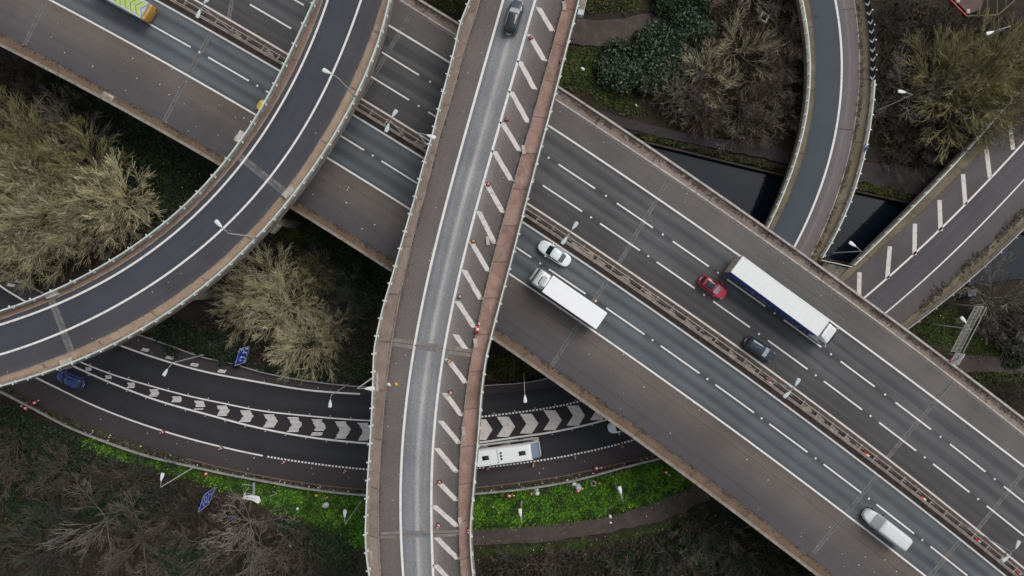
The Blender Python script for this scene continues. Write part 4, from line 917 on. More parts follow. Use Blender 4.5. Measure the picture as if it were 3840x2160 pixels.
for x, y, s, m, lb in ((2670, 260, .72, 'twig_straw', 'pale straw coloured tree in the middle of the scrub above the canal'), (2800, 170, .8, 'twig_olive', 'upright pale tree fanning towards the small white chamber'), (2640, 400, .5, 'twig_grey', 'pinkish grey small tree at the towpath edge of the scrub'), (2790, 420, .55, 'twig_grey', 'grey small tree close to the ramp above the towpath'), (2880, 300, .6, 'twig_brown', 'brown tree next to the outer railing of the canal ramp'), (2950, 420, .5, 'twig_brown', 'brown spindly tree leaning to the canal ramp'), (2960, 120, .6, 'twig_brown', 'brown tree high beside the ramp bend'),
                       (3480, 330, 1.0, 'twig_grey', 'pale grey tree spreading round the lamp beside the canal ramp'), (3640, 330, 1.15, 'twig_green', 'large mossy tree centred between canal ramp and east road'), (3760, 250, 1.1, 'twig_green', 'mossy tree at the far edge above the hatched east road'), (3690, 430, .85, 'twig_green', 'mossy tree overhanging the railing of the east road'), (3560, 240, .8, 'twig_green', 'smaller mossy tree behind the large one near the ramp'), (3830, 380, .8, 'twig_green', 'mossy crown cut by the photo edge beside the east road'), (3520, 470, .6, 'twig_brown', 'brown low tree between grey tree and east road'),
                       (3790, 1120, .95, 'twig_grey', 'tangled grey tree on the canal bank beside the gantry'), (3830, 1230, .8, 'twig_dark', 'dark tree at the photo edge beyond the gantry'), (3740, 1200, .6, 'twig_grey', 'grey tree whose twigs hang over the gantry ladder'),
                       (230, 1800, .7, 'twig_brown', 'brown crooked tree in the lower left scrub'), (340, 1990, .85, 'twig_grey', 'wide grey branching tree low in the corner scrub'), (480, 2060, .9, 'twig_brown', 'brown tree with radiating branches near the bottom edge'), (900, 1990, .8, 'twig_grey', 'pale tree standing below the broken white sign'), (940, 2110, .8, 'twig_grey', 'pale silvery tree at the bottom edge below the broken white sign'), (120, 2080, .8, 'twig_dark', 'dark tree in the bottom corner scrub'), (620, 1970, .65, 'twig_brown', 'brown spreading tree midway along the lower scrub'), (150, 1930, .6, 'twig_dark', 'dark thin tree above the wide branching one in the corner scrub'), (760, 2080, .7, 'twig_brown', 'brown open tree between the radiating tree and the silvery one'), (2615, 2080, .34, 'twig_olive', 'small straw coloured tree alone below the dirt path'), (1060, 2060, .6, 'twig_brown', 'reddish tree beside the straight flyover at the bottom')):
    T(x, y, s, m, lb)
def in_poly(x, y, P): return bool(pip(np.array([x]), np.array([y]), P)[0] > 0)
SC = [  # region, count, materials, scale range, label, group
    ([(-60, 1520), (150, 1610), (480, 1740), (700, 1830), (860, 1900), (1340, 2090), (1340, 2230), (-60, 2230)], 44, ('twig_brown', 'twig_dark', 'twig_dark', 'twig_brown'), (.7, 1.2), 'leafless shrub in the scrub below the lower road', 'shrubs below the lower road'),
    ([(1800, 2110), (2300, 2060), (2650, 1950), (2850, 2010), (3060, 2180), (3000, 2240), (1800, 2240)], 30, ('twig_dark', 'twig_brown', 'twig_dark'), (.7, 1.1), 'leafless shrub below the dirt path', 'shrubs below the dirt path'),
    ([(2420, 190), (2560, 110), (2720, -40), (2990, -40), (3010, 300), (2960, 520), (2740, 520), (2480, 420)], 34, ('twig_brown', 'twig_brown', 'twig_grey'), (.6, 1.15), 'leafless brown shrub in the scrub above the canal', 'shrubs above the canal'),
    ([(3310, -20), (3560, 40), (3860, 100), (3850, 340), (3560, 600), (3320, 640), (3300, 330)], 42, ('twig_brown', 'twig_brown', 'twig_dark'), (.7, 1.2), 'leafless shrub between the canal ramp and the east road', 'shrubs beside the east road'),
    ([(-40, 190), (150, 290), (400, 440), (560, 700), (620, 830), (420, 960), (200, 1060), (-40, 980)], 34, ('twig_dark', 'twig_brown', 'twig_green'), (.6, 1.0), 'leafless shrub under the trees in the flyover bend', 'shrubs in the flyover bend'),
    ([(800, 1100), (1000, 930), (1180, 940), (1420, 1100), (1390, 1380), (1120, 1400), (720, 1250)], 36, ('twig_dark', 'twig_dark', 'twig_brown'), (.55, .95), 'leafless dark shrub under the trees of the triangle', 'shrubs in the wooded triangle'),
    ([(3640, 1130), (3860, 1080), (3860, 1300), (3740, 1290)], 8, ('twig_dark', 'twig_grey'), (.6, 1.0), 'leafless shrub on the canal bank by the gantry', 'shrubs by the gantry'),
    ([(3730, 1445), (3860, 1460), (3860, 1560)], 4, ('twig_dark',), (.5, .7), 'dark shrub beyond the motorway parapet at the photo edge', 'shrubs by the motorway edge')]
for poly, n, mats_, (s0, s1), lb, gp in SC:
    P = np.array(poly); k = 0
    while k < n:
        x, y = rnd.uniform(P[:, 0].min(), P[:, 0].max()), rnd.uniform(P[:, 1].min(), P[:, 1].max())
        if in_poly(x, y, poly): plant('shrub', x, y, rnd.uniform(s0, s1), rnd.choice(mats_), lb, gp, h=rnd.uniform(.7, 1.1)); k += 1

# ivy and evergreen bushes: many leaves through the volume
M['leaf_ivy'] = twig_mat('ivy_leaves', (.013, .025, .011), (.040, .068, .034), (.13, .17, .11))
M['leaf_dark'] = twig_mat('dark_evergreen_leaves', (.006, .013, .006), (.016, .034, .014), (.042, .066, .032))
def leaves(name, n, R_, Hh, size, seed, mat, lobes=6):
    r = np.random.RandomState(seed); L = [(r.uniform(-.65, .65) * R_, r.uniform(-.65, .65) * R_, r.uniform(.45, 1.) * Hh * .7, r.uniform(.16, .48) * R_) for _ in range(lobes)]
    V = []; F = []
    for i in range(n):
        cx, cy, cz, rr = L[r.randint(lobes)]; d = r.normal(size=3); d /= np.linalg.norm(d); q = rr * r.uniform(.3, 1.25) ** .7
        p = np.array([cx, cy, cz * .6]) + d * q * np.array([1, 1, .75])
        if p[2] < .05: p[2] = r.uniform(.05, .4)
        a = r.normal(size=3); a[2] *= .6; a /= np.linalg.norm(a); b = np.cross(a, r.normal(size=3)); b /= np.linalg.norm(b); s = size * r.uniform(.6, 1.4)
        k = len(V); V += [tuple(p - a * s), tuple(p + b * s * .5), tuple(p + a * s), tuple(p - b * s * .5)]; F.append((k, k + 1, k + 2, k + 3))
    me = bpy.data.meshes.new(name); me.from_pydata(V, [], F); me.materials.append(mat); return me
BUSH = [leaves('foliage', 3000, 2.6, 2.4, .19, 40 + k, M['leaf_ivy'], 14) for k in range(4)]
stem_mb = MB()
for k in range(5): a = k * 1.26; stem_mb.tube([(0, 0, -.1), (.4 * math.cos(a), .4 * math.sin(a), .7), (.9 * math.cos(a), .9 * math.sin(a), 1.4)], [.06, .04, .02], 5)
stem_me = None
def bush(x, y, s, m, lb, gp=None):
    global stem_me
    c = W(x, y, 1.2 * s); o = empty('evergreen_bush', (c.x, c.y, -.05), rnd.uniform(0, 6.28), lb, 'bush', gp); o.scale = (s, s, s * rnd.uniform(.8, 1.2))
    if stem_me is None: stem_me = stem_mb.build('stem', M['bark_dark'], o).data
    else: link_mesh('stem', stem_me, o)
    link_mesh('foliage', with_mat(rnd.choice(BUSH), M[m]), o)
for poly, n, m, lb, gp in (([(2330, 170), (2560, 110), (2640, 40), (2660, 180), (2480, 300), (2300, 310), (2290, 240)], 26, 'leaf_ivy', 'blue green leafy bush beside the mossy grass above the motorway', 'leafy bushes above the motorway'),
                           ([(2420, -30), (2660, -30), (2680, 40), (2560, 60)], 5, 'leaf_dark', 'dark leafy bush at the top edge by the dirt track', 'leafy bushes by the dirt track'),
                           ([(-40, 1540), (120, 1640), (420, 1780), (250, 1980), (60, 1980), (-40, 2100)], 24, 'leaf_dark', 'dark evergreen bush in the lower left scrub', 'evergreen bushes in the lower left scrub'),
                           ([(1420, 1010), (1300, 900), (1220, 900), (1320, 1250), (1400, 1250)], 8, 'leaf_dark', 'dark evergreen bush in the shade of the straight flyover', 'evergreen bushes in the wooded triangle'),
                           ([(350, 480), (560, 650), (620, 760), (480, 760), (360, 620)], 8, 'leaf_dark', 'dark ivy bush between the motorway wall and the olive trees', 'ivy bushes by the motorway wall'),
                           ([(560, 1250), (900, 1340), (1020, 1390), (860, 1300), (640, 1230)], 7, 'leaf_dark', 'low dark bush behind the guard rail of the wooded triangle', 'low bushes behind the guard rail'),
                           ([(2300, 2060), (2800, 1960), (3040, 2160), (2400, 2180)], 12, 'leaf_dark', 'dark evergreen bush between the dirt path and the motorway', 'evergreen bushes below the dirt path'),
                           ([(420, 930), (560, 850), (640, 800), (500, 900)], 4, 'leaf_dark', 'dark bush against the inner side of the curved flyover', 'bushes by the curved flyover'),
                           ([(3760, 1230), (3860, 1150), (3860, 1330), (3790, 1340)], 5, 'leaf_dark', 'dark bush behind the gantry at the photo edge', 'bushes behind the gantry')):
    P = np.array(poly); k = 0
    while k < n:
        x, y = rnd.uniform(P[:, 0].min(), P[:, 0].max()), rnd.uniform(P[:, 1].min(), P[:, 1].max())
        if in_poly(x, y, poly): bush(x, y, rnd.uniform(.6, 1.05) * (1.25 if m == 'leaf_ivy' else 1), m, lb, gp); k += 1

# ground cover: grass tufts on the banks, leaf litter and brambles elsewhere
def cover(name, polys, n, size, mat, seed, zmax, flat=.5, slim=.5, z0=-.05):
    r = np.random.RandomState(seed); V = []; F = []
    for poly, w in polys:
        P = np.array(poly, float); m = int(n * w); X = r.uniform(P[:, 0].min(), P[:, 0].max(), m * 3); Y = r.uniform(P[:, 1].min(), P[:, 1].max(), m * 3)
        edge = pip(X, Y, poly); ok = edge + r.normal(0, 12, len(X)) > 0
        ok &= pip(X, Y, WATER) < -8
        X, Y = X[ok][:m], Y[ok][:m]
        for x, y in zip(X, Y):
            p = W(x, y, 0); s = size * r.uniform(.5, 1.6); a = r.uniform(0, 6.28); el_ = r.uniform(0, 1) ** flat
            d = np.array([math.cos(a) * math.cos(el_), math.sin(a) * math.cos(el_), math.sin(el_)]); b = np.array([-math.sin(a), math.cos(a), r.uniform(-.5, .5)])
            q = np.array([p.x, p.y, z0 + r.uniform(0, 1) ** 2 * zmax]); k = len(V)
            V += [tuple(q), tuple(q + d * s * .5 + b * s * slim * .5), tuple(q + d * s), tuple(q + d * s * .5 - b * s * slim * .5)]; F.append((k, k + 1, k + 2, k + 3))
    me = bpy.data.meshes.new(name); me.from_pydata(V, [], F); me.materials.append(mat); o = link_mesh(name, me); o['kind'] = 'stuff'; return o
def tuft_mat(name, lo, mid, hi):
    t = NT(name); p = t.pos(); n = t.noise(p, .42, 5, .65); n2 = t.noise(p, 1.6, 4, .6); g = t.new('ShaderNodeNewGeometry').outputs['Random Per Island']
    f = t.math('ADD', t.math('ADD', t.math('MULTIPLY', n, .75), t.math('MULTIPLY', n2, .25)), t.math('MULTIPLY', t.math('SUBTRACT', g, .5), .22))
    return t.set(t.ramp(f, [(.37, lo), (.45, tuple(x * .6 + y * .4 for x, y in zip(lo, mid))), (.51, mid), (.60, hi)]), .9)
M['tuft'] = tuft_mat('grass_tufts', (.018, .036, .005), (.056, .152, .008), (.125, .285, .014))
M['tuft_dim'] = tuft_mat('dull_grass_tufts', (.018, .020, .005), (.040, .058, .009), (.10, .105, .022))
M['litterleaf'] = twig_mat('bramble_and_leaf_litter', (.009, .012, .005), (.030, .023, .014), (.070, .048, .034))
cover('grass', [(GRASS[0][0], .45), (GRASS[1][0], .42)], 34000, .34, M['tuft'], 5, .12, .8, .45)
cover('rough_grass', [(p, .08 if i else .2) for i, (p, s) in enumerate(GRASS[2:])], 16000, .32, M['tuft_dim'], 6, .12, .8, .45)
allscrub = [(s[0], .14) for s in SC[:6]]
cover('undergrowth', allscrub, 60000, .34, M['litterleaf'], 8, .5, .5, .8)
cover('ivy_ground_cover', [(p, .2) for p, s in GREEN], 22000, .30, M['leaf_dark'], 9, .35, .5, .8)

# ================================================================== VEHICLES (x forward, y left)
def se(v, n): return math.copysign(abs(v) ** (2.0 / n), v)
class Shell:
    """lofted vehicle shell: outline half-width and height along x, super-elliptic section"""
    def __init__(s, x0, x1, width, zlow, ztop, nsec=5, nend=5, tumble=0.0, hw=None):
        s.x0, s.x1, s.w, s.zl, s.zt, s.n, s.ne, s.tb, s.hw = x0, x1, width, zlow, ztop, nsec, nend, tumble, hw
    def half(s, x):
        t = (2 * x - s.x0 - s.x1) / (s.x1 - s.x0); ne = s.ne[0] if (t > 0 and hasattr(s.ne, '__len__')) else (s.ne[1] if hasattr(s.ne, '__len__') else s.ne)
        return s.w / 2 * max(1 - abs(t) ** ne, 0) ** (1 / ne)
    def pt(s, x, ph, off=0.0):
        hw = s.half(x); zt = s.zt(x); y = hw * se(math.cos(ph), s.n); f = se(math.sin(ph), s.n)
        y *= 1 - s.tb * f; z = s.zl + (zt - s.zl) * f
        return Vector((x, y, z)) + Vector((0, math.cos(ph), math.sin(ph))).normalized() * off
    def mesh(s, mb, nx=30, nph=21):
        P = []
        for i in range(nx + 1):
            x = (s.x0 + s.x1) / 2 + (s.x1 - s.x0) / 2 * math.sin(math.pi * (i / nx - .5)); P.append([s.pt(x, math.pi * j / (nph - 1)) for j in range(nph)])
        mb.grid(P); return mb
    def patch(s, mb, xa, xb, pa, pb, nx=8, nph=9, off=.014, skew=None):
        P = []
        for i in range(nx + 1):
            r = []
            for j in range(nph):
                f = j / (nph - 1); ph = pa + (pb - pa) * f; a, b = xa, xb
                if skew: k = skew * (1 - (2 * f - 1) ** 2); a, b = xa + k, xb + k
                x = a + (b - a) * i / nx; p = s.pt(x, ph); e = .01
                tx = s.pt(x + e, ph) - s.pt(x - e, ph); tp = s.pt(x, ph + e) - s.pt(x, ph - e); n = tx.cross(tp)
                n = n.normalized() if n.length > 1e-9 else Vector((0, 0, 1))
                if n.z < 0 and abs(n.z) > .05: n = -n
                if n.z * 1.0 + n.y * p.y < 0: n = -n
                r.append(p + n * off)
            P.append(r)
        mb.grid(P); return mb
def prof(pts):
    X = [p[0] for p in pts]; Z = [p[1] for p in pts]
    def f(x):
        v = 0
        for d in (-.08, -.04, 0, .04, .08): v += np.interp(x + d, X, Z)
        return float(v / 5)
    return f
def place(root, c, head, z):
    p = W(c[0], c[1], z + .8); root.location = (p.x, p.y, z); root.rotation_euler = (0, 0, math.atan2(-head[1], head[0]))
def wheels(root, xs, yw, r=.33, w=.22):
    me = None
    for x in xs:
        for s_ in (-1, 1):
            if me is None:
                mb = MB(); mb.lathe([(r * .6, -w / 2), (r * .94, -w / 2), (r, -w / 2 + .03), (r, w / 2 - .03), (r * .94, w / 2), (r * .6, w / 2)], 18, axis='y'); o = mb.build('wheel', M['tyre'], root, True); me = o.data
                hb = MB(); hb.lathe([(.02, -w / 2 - .012), (r * .58, -w / 2 - .006), (r * .6, w / 2 + .006), (.02, w / 2 + .012)], 14, axis='y'); h = hb.build('rim', M['rim'], o); hm_ = h.data
            else: o = link_mesh('wheel', me, root); link_mesh('rim', hm_, o)
            o.location = (x, s_ * yw, r)
def car(name, label, c, head, z, L=4.4, Wd=1.8, H=1.48, mat='navy_paint', style='hatch', roof=None, glass='glass', ws='glass', lights=True, rails=False):
    root = empty(name, label=label, cat='car'); place(root, c, head, z); h = L / 2
    xf = h - (1.15 if style == 'sedan' else .98); xr = -h + (.72 if style == 'sedan' else .12); af = .95; ar = .95 if style == 'sedan' else .55
    hull = Shell(-h, h, Wd, .24, prof([(-h, .72), (-h + .12, .86 if style == 'sedan' else .95), (-h + .8, .97), (0, .96), (xf - .1, .96), (xf + .3, .90), (h - .25, .76), (h - .06, .66), (h, .55)]), 6, (3.6, 4.2))
    cab = Shell(xr, xf, Wd * .90, .80, prof([(xr, .84), (xr + ar * .5, .84 + (H - .84) * .62), (xr + ar, H - .05), (xr + ar + .5, H), (xf - af - .45, H), (xf - af, H - .06), (xf - af * .5, .84 + (H - .84) * .52), (xf, .84)]), 3.6, (6, 6), .10)
    mb = MB(); hull.mesh(mb); cab.mesh(mb, 34); body = mb.build('body', M[mat], root, True)
    d = R(1)
    g = MB(); cab.patch(g, xf - af * .93, xf - .10, d * 44, d * 136, skew=.08); g.build('windscreen', M[ws], root, True)
    g = MB(); cab.patch(g, xr + .08, xr + ar * .88, d * 46, d * 134, skew=-.05); g.build('rear_window', M['glass_grey'] if style == 'sedan' else M[glass], root, True)
    for a, b in ((9, 36), (171, 144)):
        g = MB(); cab.patch(g, xr + ar * .62, -.10, d * a, d * b, off=.012); cab.patch(g, 0.0, xf - af * .72, d * a, d * b, off=.012); g.build('side_window', M['glass'], root, True)
    if roof:
        g = MB(); cab.patch(g, xr + ar + .08, xf - af - .1, d * 52, d * 128); g.build('roof_panel', M[roof], root, True)
    for s_ in (-1, 1):
        if lights:
            g = MB(); hull.patch(g, h - .42, h - .10, d * (20 if s_ > 0 else 126), d * (54 if s_ > 0 else 160), 5, 5); g.build('headlight', M['headlight'], root, True)
            g = MB(); hull.patch(g, -h + .03, -h + .26, d * (14 if s_ > 0 else 132), d * (48 if s_ > 0 else 166), 5, 5); g.build('taillight', M['taillight'], root, True)
        g = MB(); g.rbox((xf - .42, s_ * (Wd / 2 + .07), 1.0), (.14, .24, .15), .05, 3); g.build('mirror', M[mat], root, True)
        if rails:
            g = MB(); g.tube([(xr + ar + .05, s_ * Wd * .345, H - .03), (xr + ar + .2, s_ * Wd * .355, H + .03), (xf - af - .2, s_ * Wd * .355, H + .03), (xf - af, s_ * Wd * .345, H - .05)], .025, 6); g.build('roof_rail', M['rim'], root)
    g = MB(); g.box((-h + .0, 0, .72), (.03, .52, .11)); g.box((h - .02, 0, .45), (.03, .52, .11)); g.build('number_plate', M['sign_white'], root)
    g = MB(); g.box((0, 0, .22), (L - .5, Wd - .25, .16)); g.build('underbody', M['black'], root)
    wheels(root, (-h + .85, h - .9), Wd / 2 - .13)
    return root
car('white_car', 'white saloon car beside the central barrier passing the white truck', (2079, 950), (-410, -265), ZM, 4.75, 1.84, 1.45, 'sedan_white', 'sedan')
car('red_car', 'crimson hatchback with dark roof panel beside the long white lorry', (2675, 1077), (280, 195), ZM, 4.05, 1.80, 1.5, 'red_paint', 'hatch', 'glass', 'glass', 'glass_pale')
car('dark_blue_car', 'dark navy car in the fast lane below the crimson hatchback', (2850, 1309), (320, 210), ZM, 4.45, 1.82, 1.5, 'navy_paint', 'hatch', None, 'glass', 'glass_pale')
car('blue_black_car', 'blue black car with roof rails driving away on the straight flyover', (1925, 64), (.273, -.962), ZF, 4.35, 1.82, 1.52, 'slate_paint', 'hatch', 'glass', 'glass', 'glass_pale', rails=True)
car('blue_car', 'bright blue car coming out from under the curved flyover on the lower road', (262, 1424), (-.918, -.396), ZL, 4.3, 1.8, 1.48, 'blue_paint', 'hatch')
car('pale_car', 'white car half hidden under the motorway edge on the lower road', (2336, 1596), (-.973, .229), ZL, 4.4, 1.8, 1.48, 'sedan_white', 'hatch')

def van(name, label, c, head, z, L, Wd, H, mat, cat='van', ws='glass_pale'):
    root = empty(name, label=label, cat=cat); place(root, c, head, z); h = L / 2
    sh = Shell(-h, h, Wd, .3, prof([(-h, H - .25), (-h + .1, H - .05), (-h + .3, H), (h - 2.35, H), (h - 2.1, H - .08), (h - 1.05, 1.32), (h - .3, 1.06), (h - .06, .85), (h, .7)]), 7, (3.2, 11), .05)
    mb = MB(); sh.mesh(mb, 44, 25); mb.build('body', M[mat], root, True); d = R(1)
    g = MB(); sh.patch(g, h - 2.05, h - 1.12, d * 42, d * 138, skew=.10); g.build('windscreen', M[ws], root, True)
    for s_ in (-1, 1):
        g = MB(); sh.patch(g, h - 2.5, h - 1.75, d * (14 if s_ > 0 else 166), d * (27 if s_ > 0 else 153), 5, 5); g.build('side_window', M['glass'], root, True)
        g = MB(); sh.patch(g, h - .42, h - .12, d * (18 if s_ > 0 else 130), d * (50 if s_ > 0 else 162), 5, 5); g.build('headlight', M['headlight'], root, True)
        g = MB(); g.box((-h + .03, s_ * (Wd / 2 - .14), 1.1), (.08, .14, .5)); g.build('taillight', M['taillight'], root)
        g = MB(); g.rbox((h - 1.75, s_ * (Wd / 2 + .12), 1.35), (.12, .22, .3), .05, 2); g.build('mirror', M['black'], root, True)
    g = MB(); g.box((0, 0, .3), (L - .4, Wd - .3, .2)); g.build('underbody', M['black'], root)
    g = MB(); g.box((-h - .01, 0, .5), (.12, Wd - .3, .16)); g.build('bumper', M['black'], root)
    wheels(root, (-h + 1.25, h - 1.0), Wd / 2 - .14, .36, .24)
    return root
van('white_van', 'long off white panel van in the slow lane near the bottom right corner', (3315, 1977), (-.79, -.614), ZM, 6.35, 2.05, 2.5, 'van_white')
v = van('yellow_van', 'yellow van whose nose shows under the curved flyover on the motorway', (1031, 424), (-.86, -.50), ZM, 5.2, 2.0, 2.2, 'yellow_paint', 'van', 'glass')

def lorry_cab(root, x1, Lc, Wd, H, mat, flat=True):
    """cab with its front at x1"""
    sh = Shell(x1 - Lc, x1, Wd, .45, prof([(x1 - Lc, H - .05), (x1 - Lc + .1, H), (x1 - .75, H - .06), (x1 - .32, H - .45), (x1 - .12, H - 1.15), (x1, H - 1.9)]), 9, (5.5, 14), .03)
    mb = MB(); sh.mesh(mb, 36, 25); cab = mb.build('cab', M[mat], root, True); d = R(1)
    g = MB(); g.rbox((x1 - .06, 0, H - 1.15), (.10, Wd * .82, .85), .04, 2); g.build('windscreen', M['glass'], cab, True)
    for s_ in (-1, 1):
        g = MB(); g.box((x1 - .75, s_ * (Wd / 2 - .015), H - 1.25), (.75, .06, .65)); g.build('side_window', M['glass'], cab)
        g = MB(); g.box((x1 - .02, s_ * (Wd / 2 - .35), .75), (.1, .38, .2)); g.build('headlight', M['headlight'], cab)
    return sh
def box_lorry():
    root = empty('white_box_truck', label='white box truck with plain white roof in the slow lane opposite the saloon car', cat='truck'); L = 10.3; h = L / 2
    place(root, (2130, 1117), (-.8217, -.57), ZM); p = W(2130, 1117, ZM + 3.0); root.location = (p.x, p.y, ZM)
    xb = h - 1.95
    lorry_cab(root, h, 1.85, 2.3, 2.85, 'white_paint')
    b = MB(); b.rbox((-h + (xb + h) / 2, 0, 2.35), (xb + h, 2.52, 2.5), .05, 2); b.build('box_body', M['truck_white'], root)
    f = MB(); f.rbox((-h + (xb + h) / 2, 0, .92), (xb + h + .8, .9, .3), .03, 1); f.build('chassis', M['black'], root)
    g = MB(); g.box((-h - .015, 0, 2.3), (.04, 2.3, 2.3)); g.build('rear_door', M['panel_grey'], root)
    v = Shell(h - 1.9, h - .95, 1.55, 2.7, prof([(h - 1.9, 3.5), (h - 1.6, 3.5), (h - .95, 2.85)]), 7, (3, 9), .05); g = MB(); v.mesh(g, 14, 15); g.build('roof_deflector', M['white_paint'], root, True)
    g = MB(); g.rbox((h - 1.0, .12, 2.86), (.22, 1.05, .10), .04, 2); g.build('roof_hatch', M['black'], root, True)
    g = MB(); g.rbox((h + .14, -.35 + .35, 2.35), (.28, 1.75, .07), .03, 2); g.build('sun_visor', M['sign_grey'], root, True)
    for s_ in (-1, 1):
        g = MB(); g.rbox((h - .12, s_ * 1.32, 2.0), (.16, .22, .62), .05, 2); g.tube([(h - .35, s_ * 1.12, 2.4), (h - .15, s_ * 1.32, 2.4)], .025, 5); g.build('mirror', M['black'], root)
        g = MB(); g.tube([(h - 1.75, s_ * 1.19, 2.55), (h - .3, s_ * 1.19, 2.5)], .03, 5); g.build('side_rail', M['rim'], root)
        g = MB(); g.box((-h - .03, s_ * .95, .9), (.08, .4, .16)); g.build('taillight', M['taillight'], root)
    wheels(root, (-h + 2.0, h - 1.0), 1.02, .48, .34)
box_lorry()
def artic():
    root = empty('articulated_lorry', label='long articulated lorry with white trailer roof and blue curtain side', cat='lorry'); L = 16.0; h = L / 2
    hd = (.804, .594); place(root, (2948, 1132), hd, ZM); p = W(2950, 1131, ZM + 3.6); root.location = (p.x, p.y, ZM)
    xt = -h + 13.65
    lorry_cab(root, h, 2.15, 2.48, 3.15, 'white_paint')
    v = Shell(h - 2.05, h - .75, 2.2, 3.0, prof([(h - 2.05, 3.85), (h - 1.8, 3.85), (h - .75, 3.1)]), 7, (3, 9), .05); g = MB(); v.mesh(g, 16, 17); g.build('roof_deflector', M['white_paint'], root, True)
    g = MB(); g.rbox((xt + .16, 0, 2.6), (.25, 2.1, 1.9), .08, 2); g.build('front_bulkhead', M['panel_grey'], root)
    g = MB(); g.rbox((-h + (xt + h) / 2, 0, 3.94), (xt + h, 2.58, .13), .05, 2); g.build('trailer_roof', M['trailer_white'], root)
    g = MB()
    for k in range(1, 12): g.box((-h + k * (xt + h) / 12, 0, 4.008), (.03, 2.44, .012))
    for s_ in (-1, 1): g.box((-h + (xt + h) / 2, s_ * 1.22, 4.012), (xt + h - .1, .05, .018))
    g.build('roof_seam', M['trailer_white'], root)
    g = MB(); g.rbox((-h + (xt + h) / 2, 0, 1.2), (xt + h - .04, 2.5, .22), .04, 1); g.build('trailer_bed', M['black'], root)
    for s_ in (-1, 1):
        g = MB(); n = 60; P = []
        for i in range(n + 1):
            x = -h + .1 + (xt + h - .2) * i / n; P.append([(x, s_ * (1.255 + .012 * math.sin(i * 1.9)), zz) for zz in (1.32, 2.0, 2.6, 3.3, 3.87)])
        g.grid(P); g.build('curtain', M['curtain_blue'], root)
        g = MB()
        for i in range(14): x = -h + .8 + i * .93; g.box((x, s_ * 1.275, 1.42), (.05, .03, .3))
        g.build('curtain_buckle', M['litter'], root)
        g = MB(); g.rbox((h - .2, s_ * 1.42, 2.1), (.18, .24, .75), .05, 2); g.tube([(h - .45, s_ * 1.2, 2.5), (h - .2, s_ * 1.42, 2.5)], .03, 5); g.build('mirror', M['panel_grey'], root)
        g = MB(); g.rbox((-2.4, s_ * 1.2, .75), (4.2, .05, .5), .02, 1); g.build('side_guard', M['sign_grey'], root)
        g = MB(); g.box((-h - .03, s_ * .95, 1.0), (.08, .42, .16)); g.build('taillight', M['taillight'], root)
    g = MB(); g.rbox((-h + .03, 0, 2.6), (.10, 2.5, 2.6), .03, 1); dr_ = g.build('rear_door', M['beige_door'], root)
    g = MB()
    for y in (-1.0, -.35, .35, 1.0): g.tube([(-h - .06, y, 1.4), (-h - .06, y, 3.85)], .035, 6)
    g.build('door_bar', M['rail_post'], dr_)
    g = MB(); g.rbox((h - 2.9, 0, .85), (2.6, .9, .3), .03, 1); g.build('chassis', M['black'], root)
    g = MB(); g.lathe([(.3, -.5), (.33, -.45), (.33, .45), (.3, .5)], 14, (h - 2.9, 1.0, .8), 'x'); g.build('fuel_tank', M['rim'], root, True)
    wheels(root, (-h + 2.3, -h + 3.6, -h + 4.9, h - 4.0, h - 1.35), 1.05, .5, .36)
artic()
def chevron_truck():
    root = empty('maintenance_truck', label='grey truck with lime chevrons on its roof and amber rear at the top edge', cat='truck'); L = 8.0; h = L / 2
    hd = (-.872, -.49); rx, ry = 572, 60; s_ = FPX / (CAMZ - ZM - 2.0); place(root, (rx + hd[0] * h * s_, ry + hd[1] * h * s_), hd, ZM)
    lorry_cab(root, h, 1.7, 2.2, 2.5, 'lime')
    g = MB(); g.rbox((-.95, 0, 1.75), (6.0, 2.3, 1.6), .05, 2); g.build('box_body', M['panel_grey'], root)
    for k in range(7):
        for nm, m_, w_, zz, dx in (('chevron_panel', 'lime', .62, 2.565, 0), ('chevron_edge', 'olive_edge', .12, 2.57, -.37)):
            x = -3.1 + k * .78 + dx; g = MB()
            for sg in (-1, 1): g.add([(x, 0, zz), (x + w_, 0, zz), (x + w_ - .62, sg * .88, zz), (x - .62, sg * .88, zz)], [(0, 1, 2, 3)])
            g.build(nm, M[m_], root)
    g = MB(); g.rbox((-h + .02, 0, 1.35), (.45, 2.25, 1.5), .10, 2); rr_ = g.build('rear_board', M['amber'], root, True)
    for s2 in (-1, 1):
        g = MB(); g.rbox((-h + .05, s2 * .85, 2.14), (.3, .35, .12), .03, 1); g.build('warning_light', M['cone_lamp'], rr_)
        g = MB(); g.box((-h - .21, s2 * .9, .9), (.04, .35, .2)); g.build('taillight', M['taillight'], root)
        g = MB(); g.rbox((h - .2, s2 * 1.25, 1.8), (.14, .2, .5), .04, 1); g.build('mirror', M['black'], root)
    g = MB(); g.box((0, 0, .8), (L - .6, .9, .28)); g.build('chassis', M['black'], root)
    wheels(root, (-h + 1.5, h - 1.1), 1.0, .46, .32)
chevron_truck()
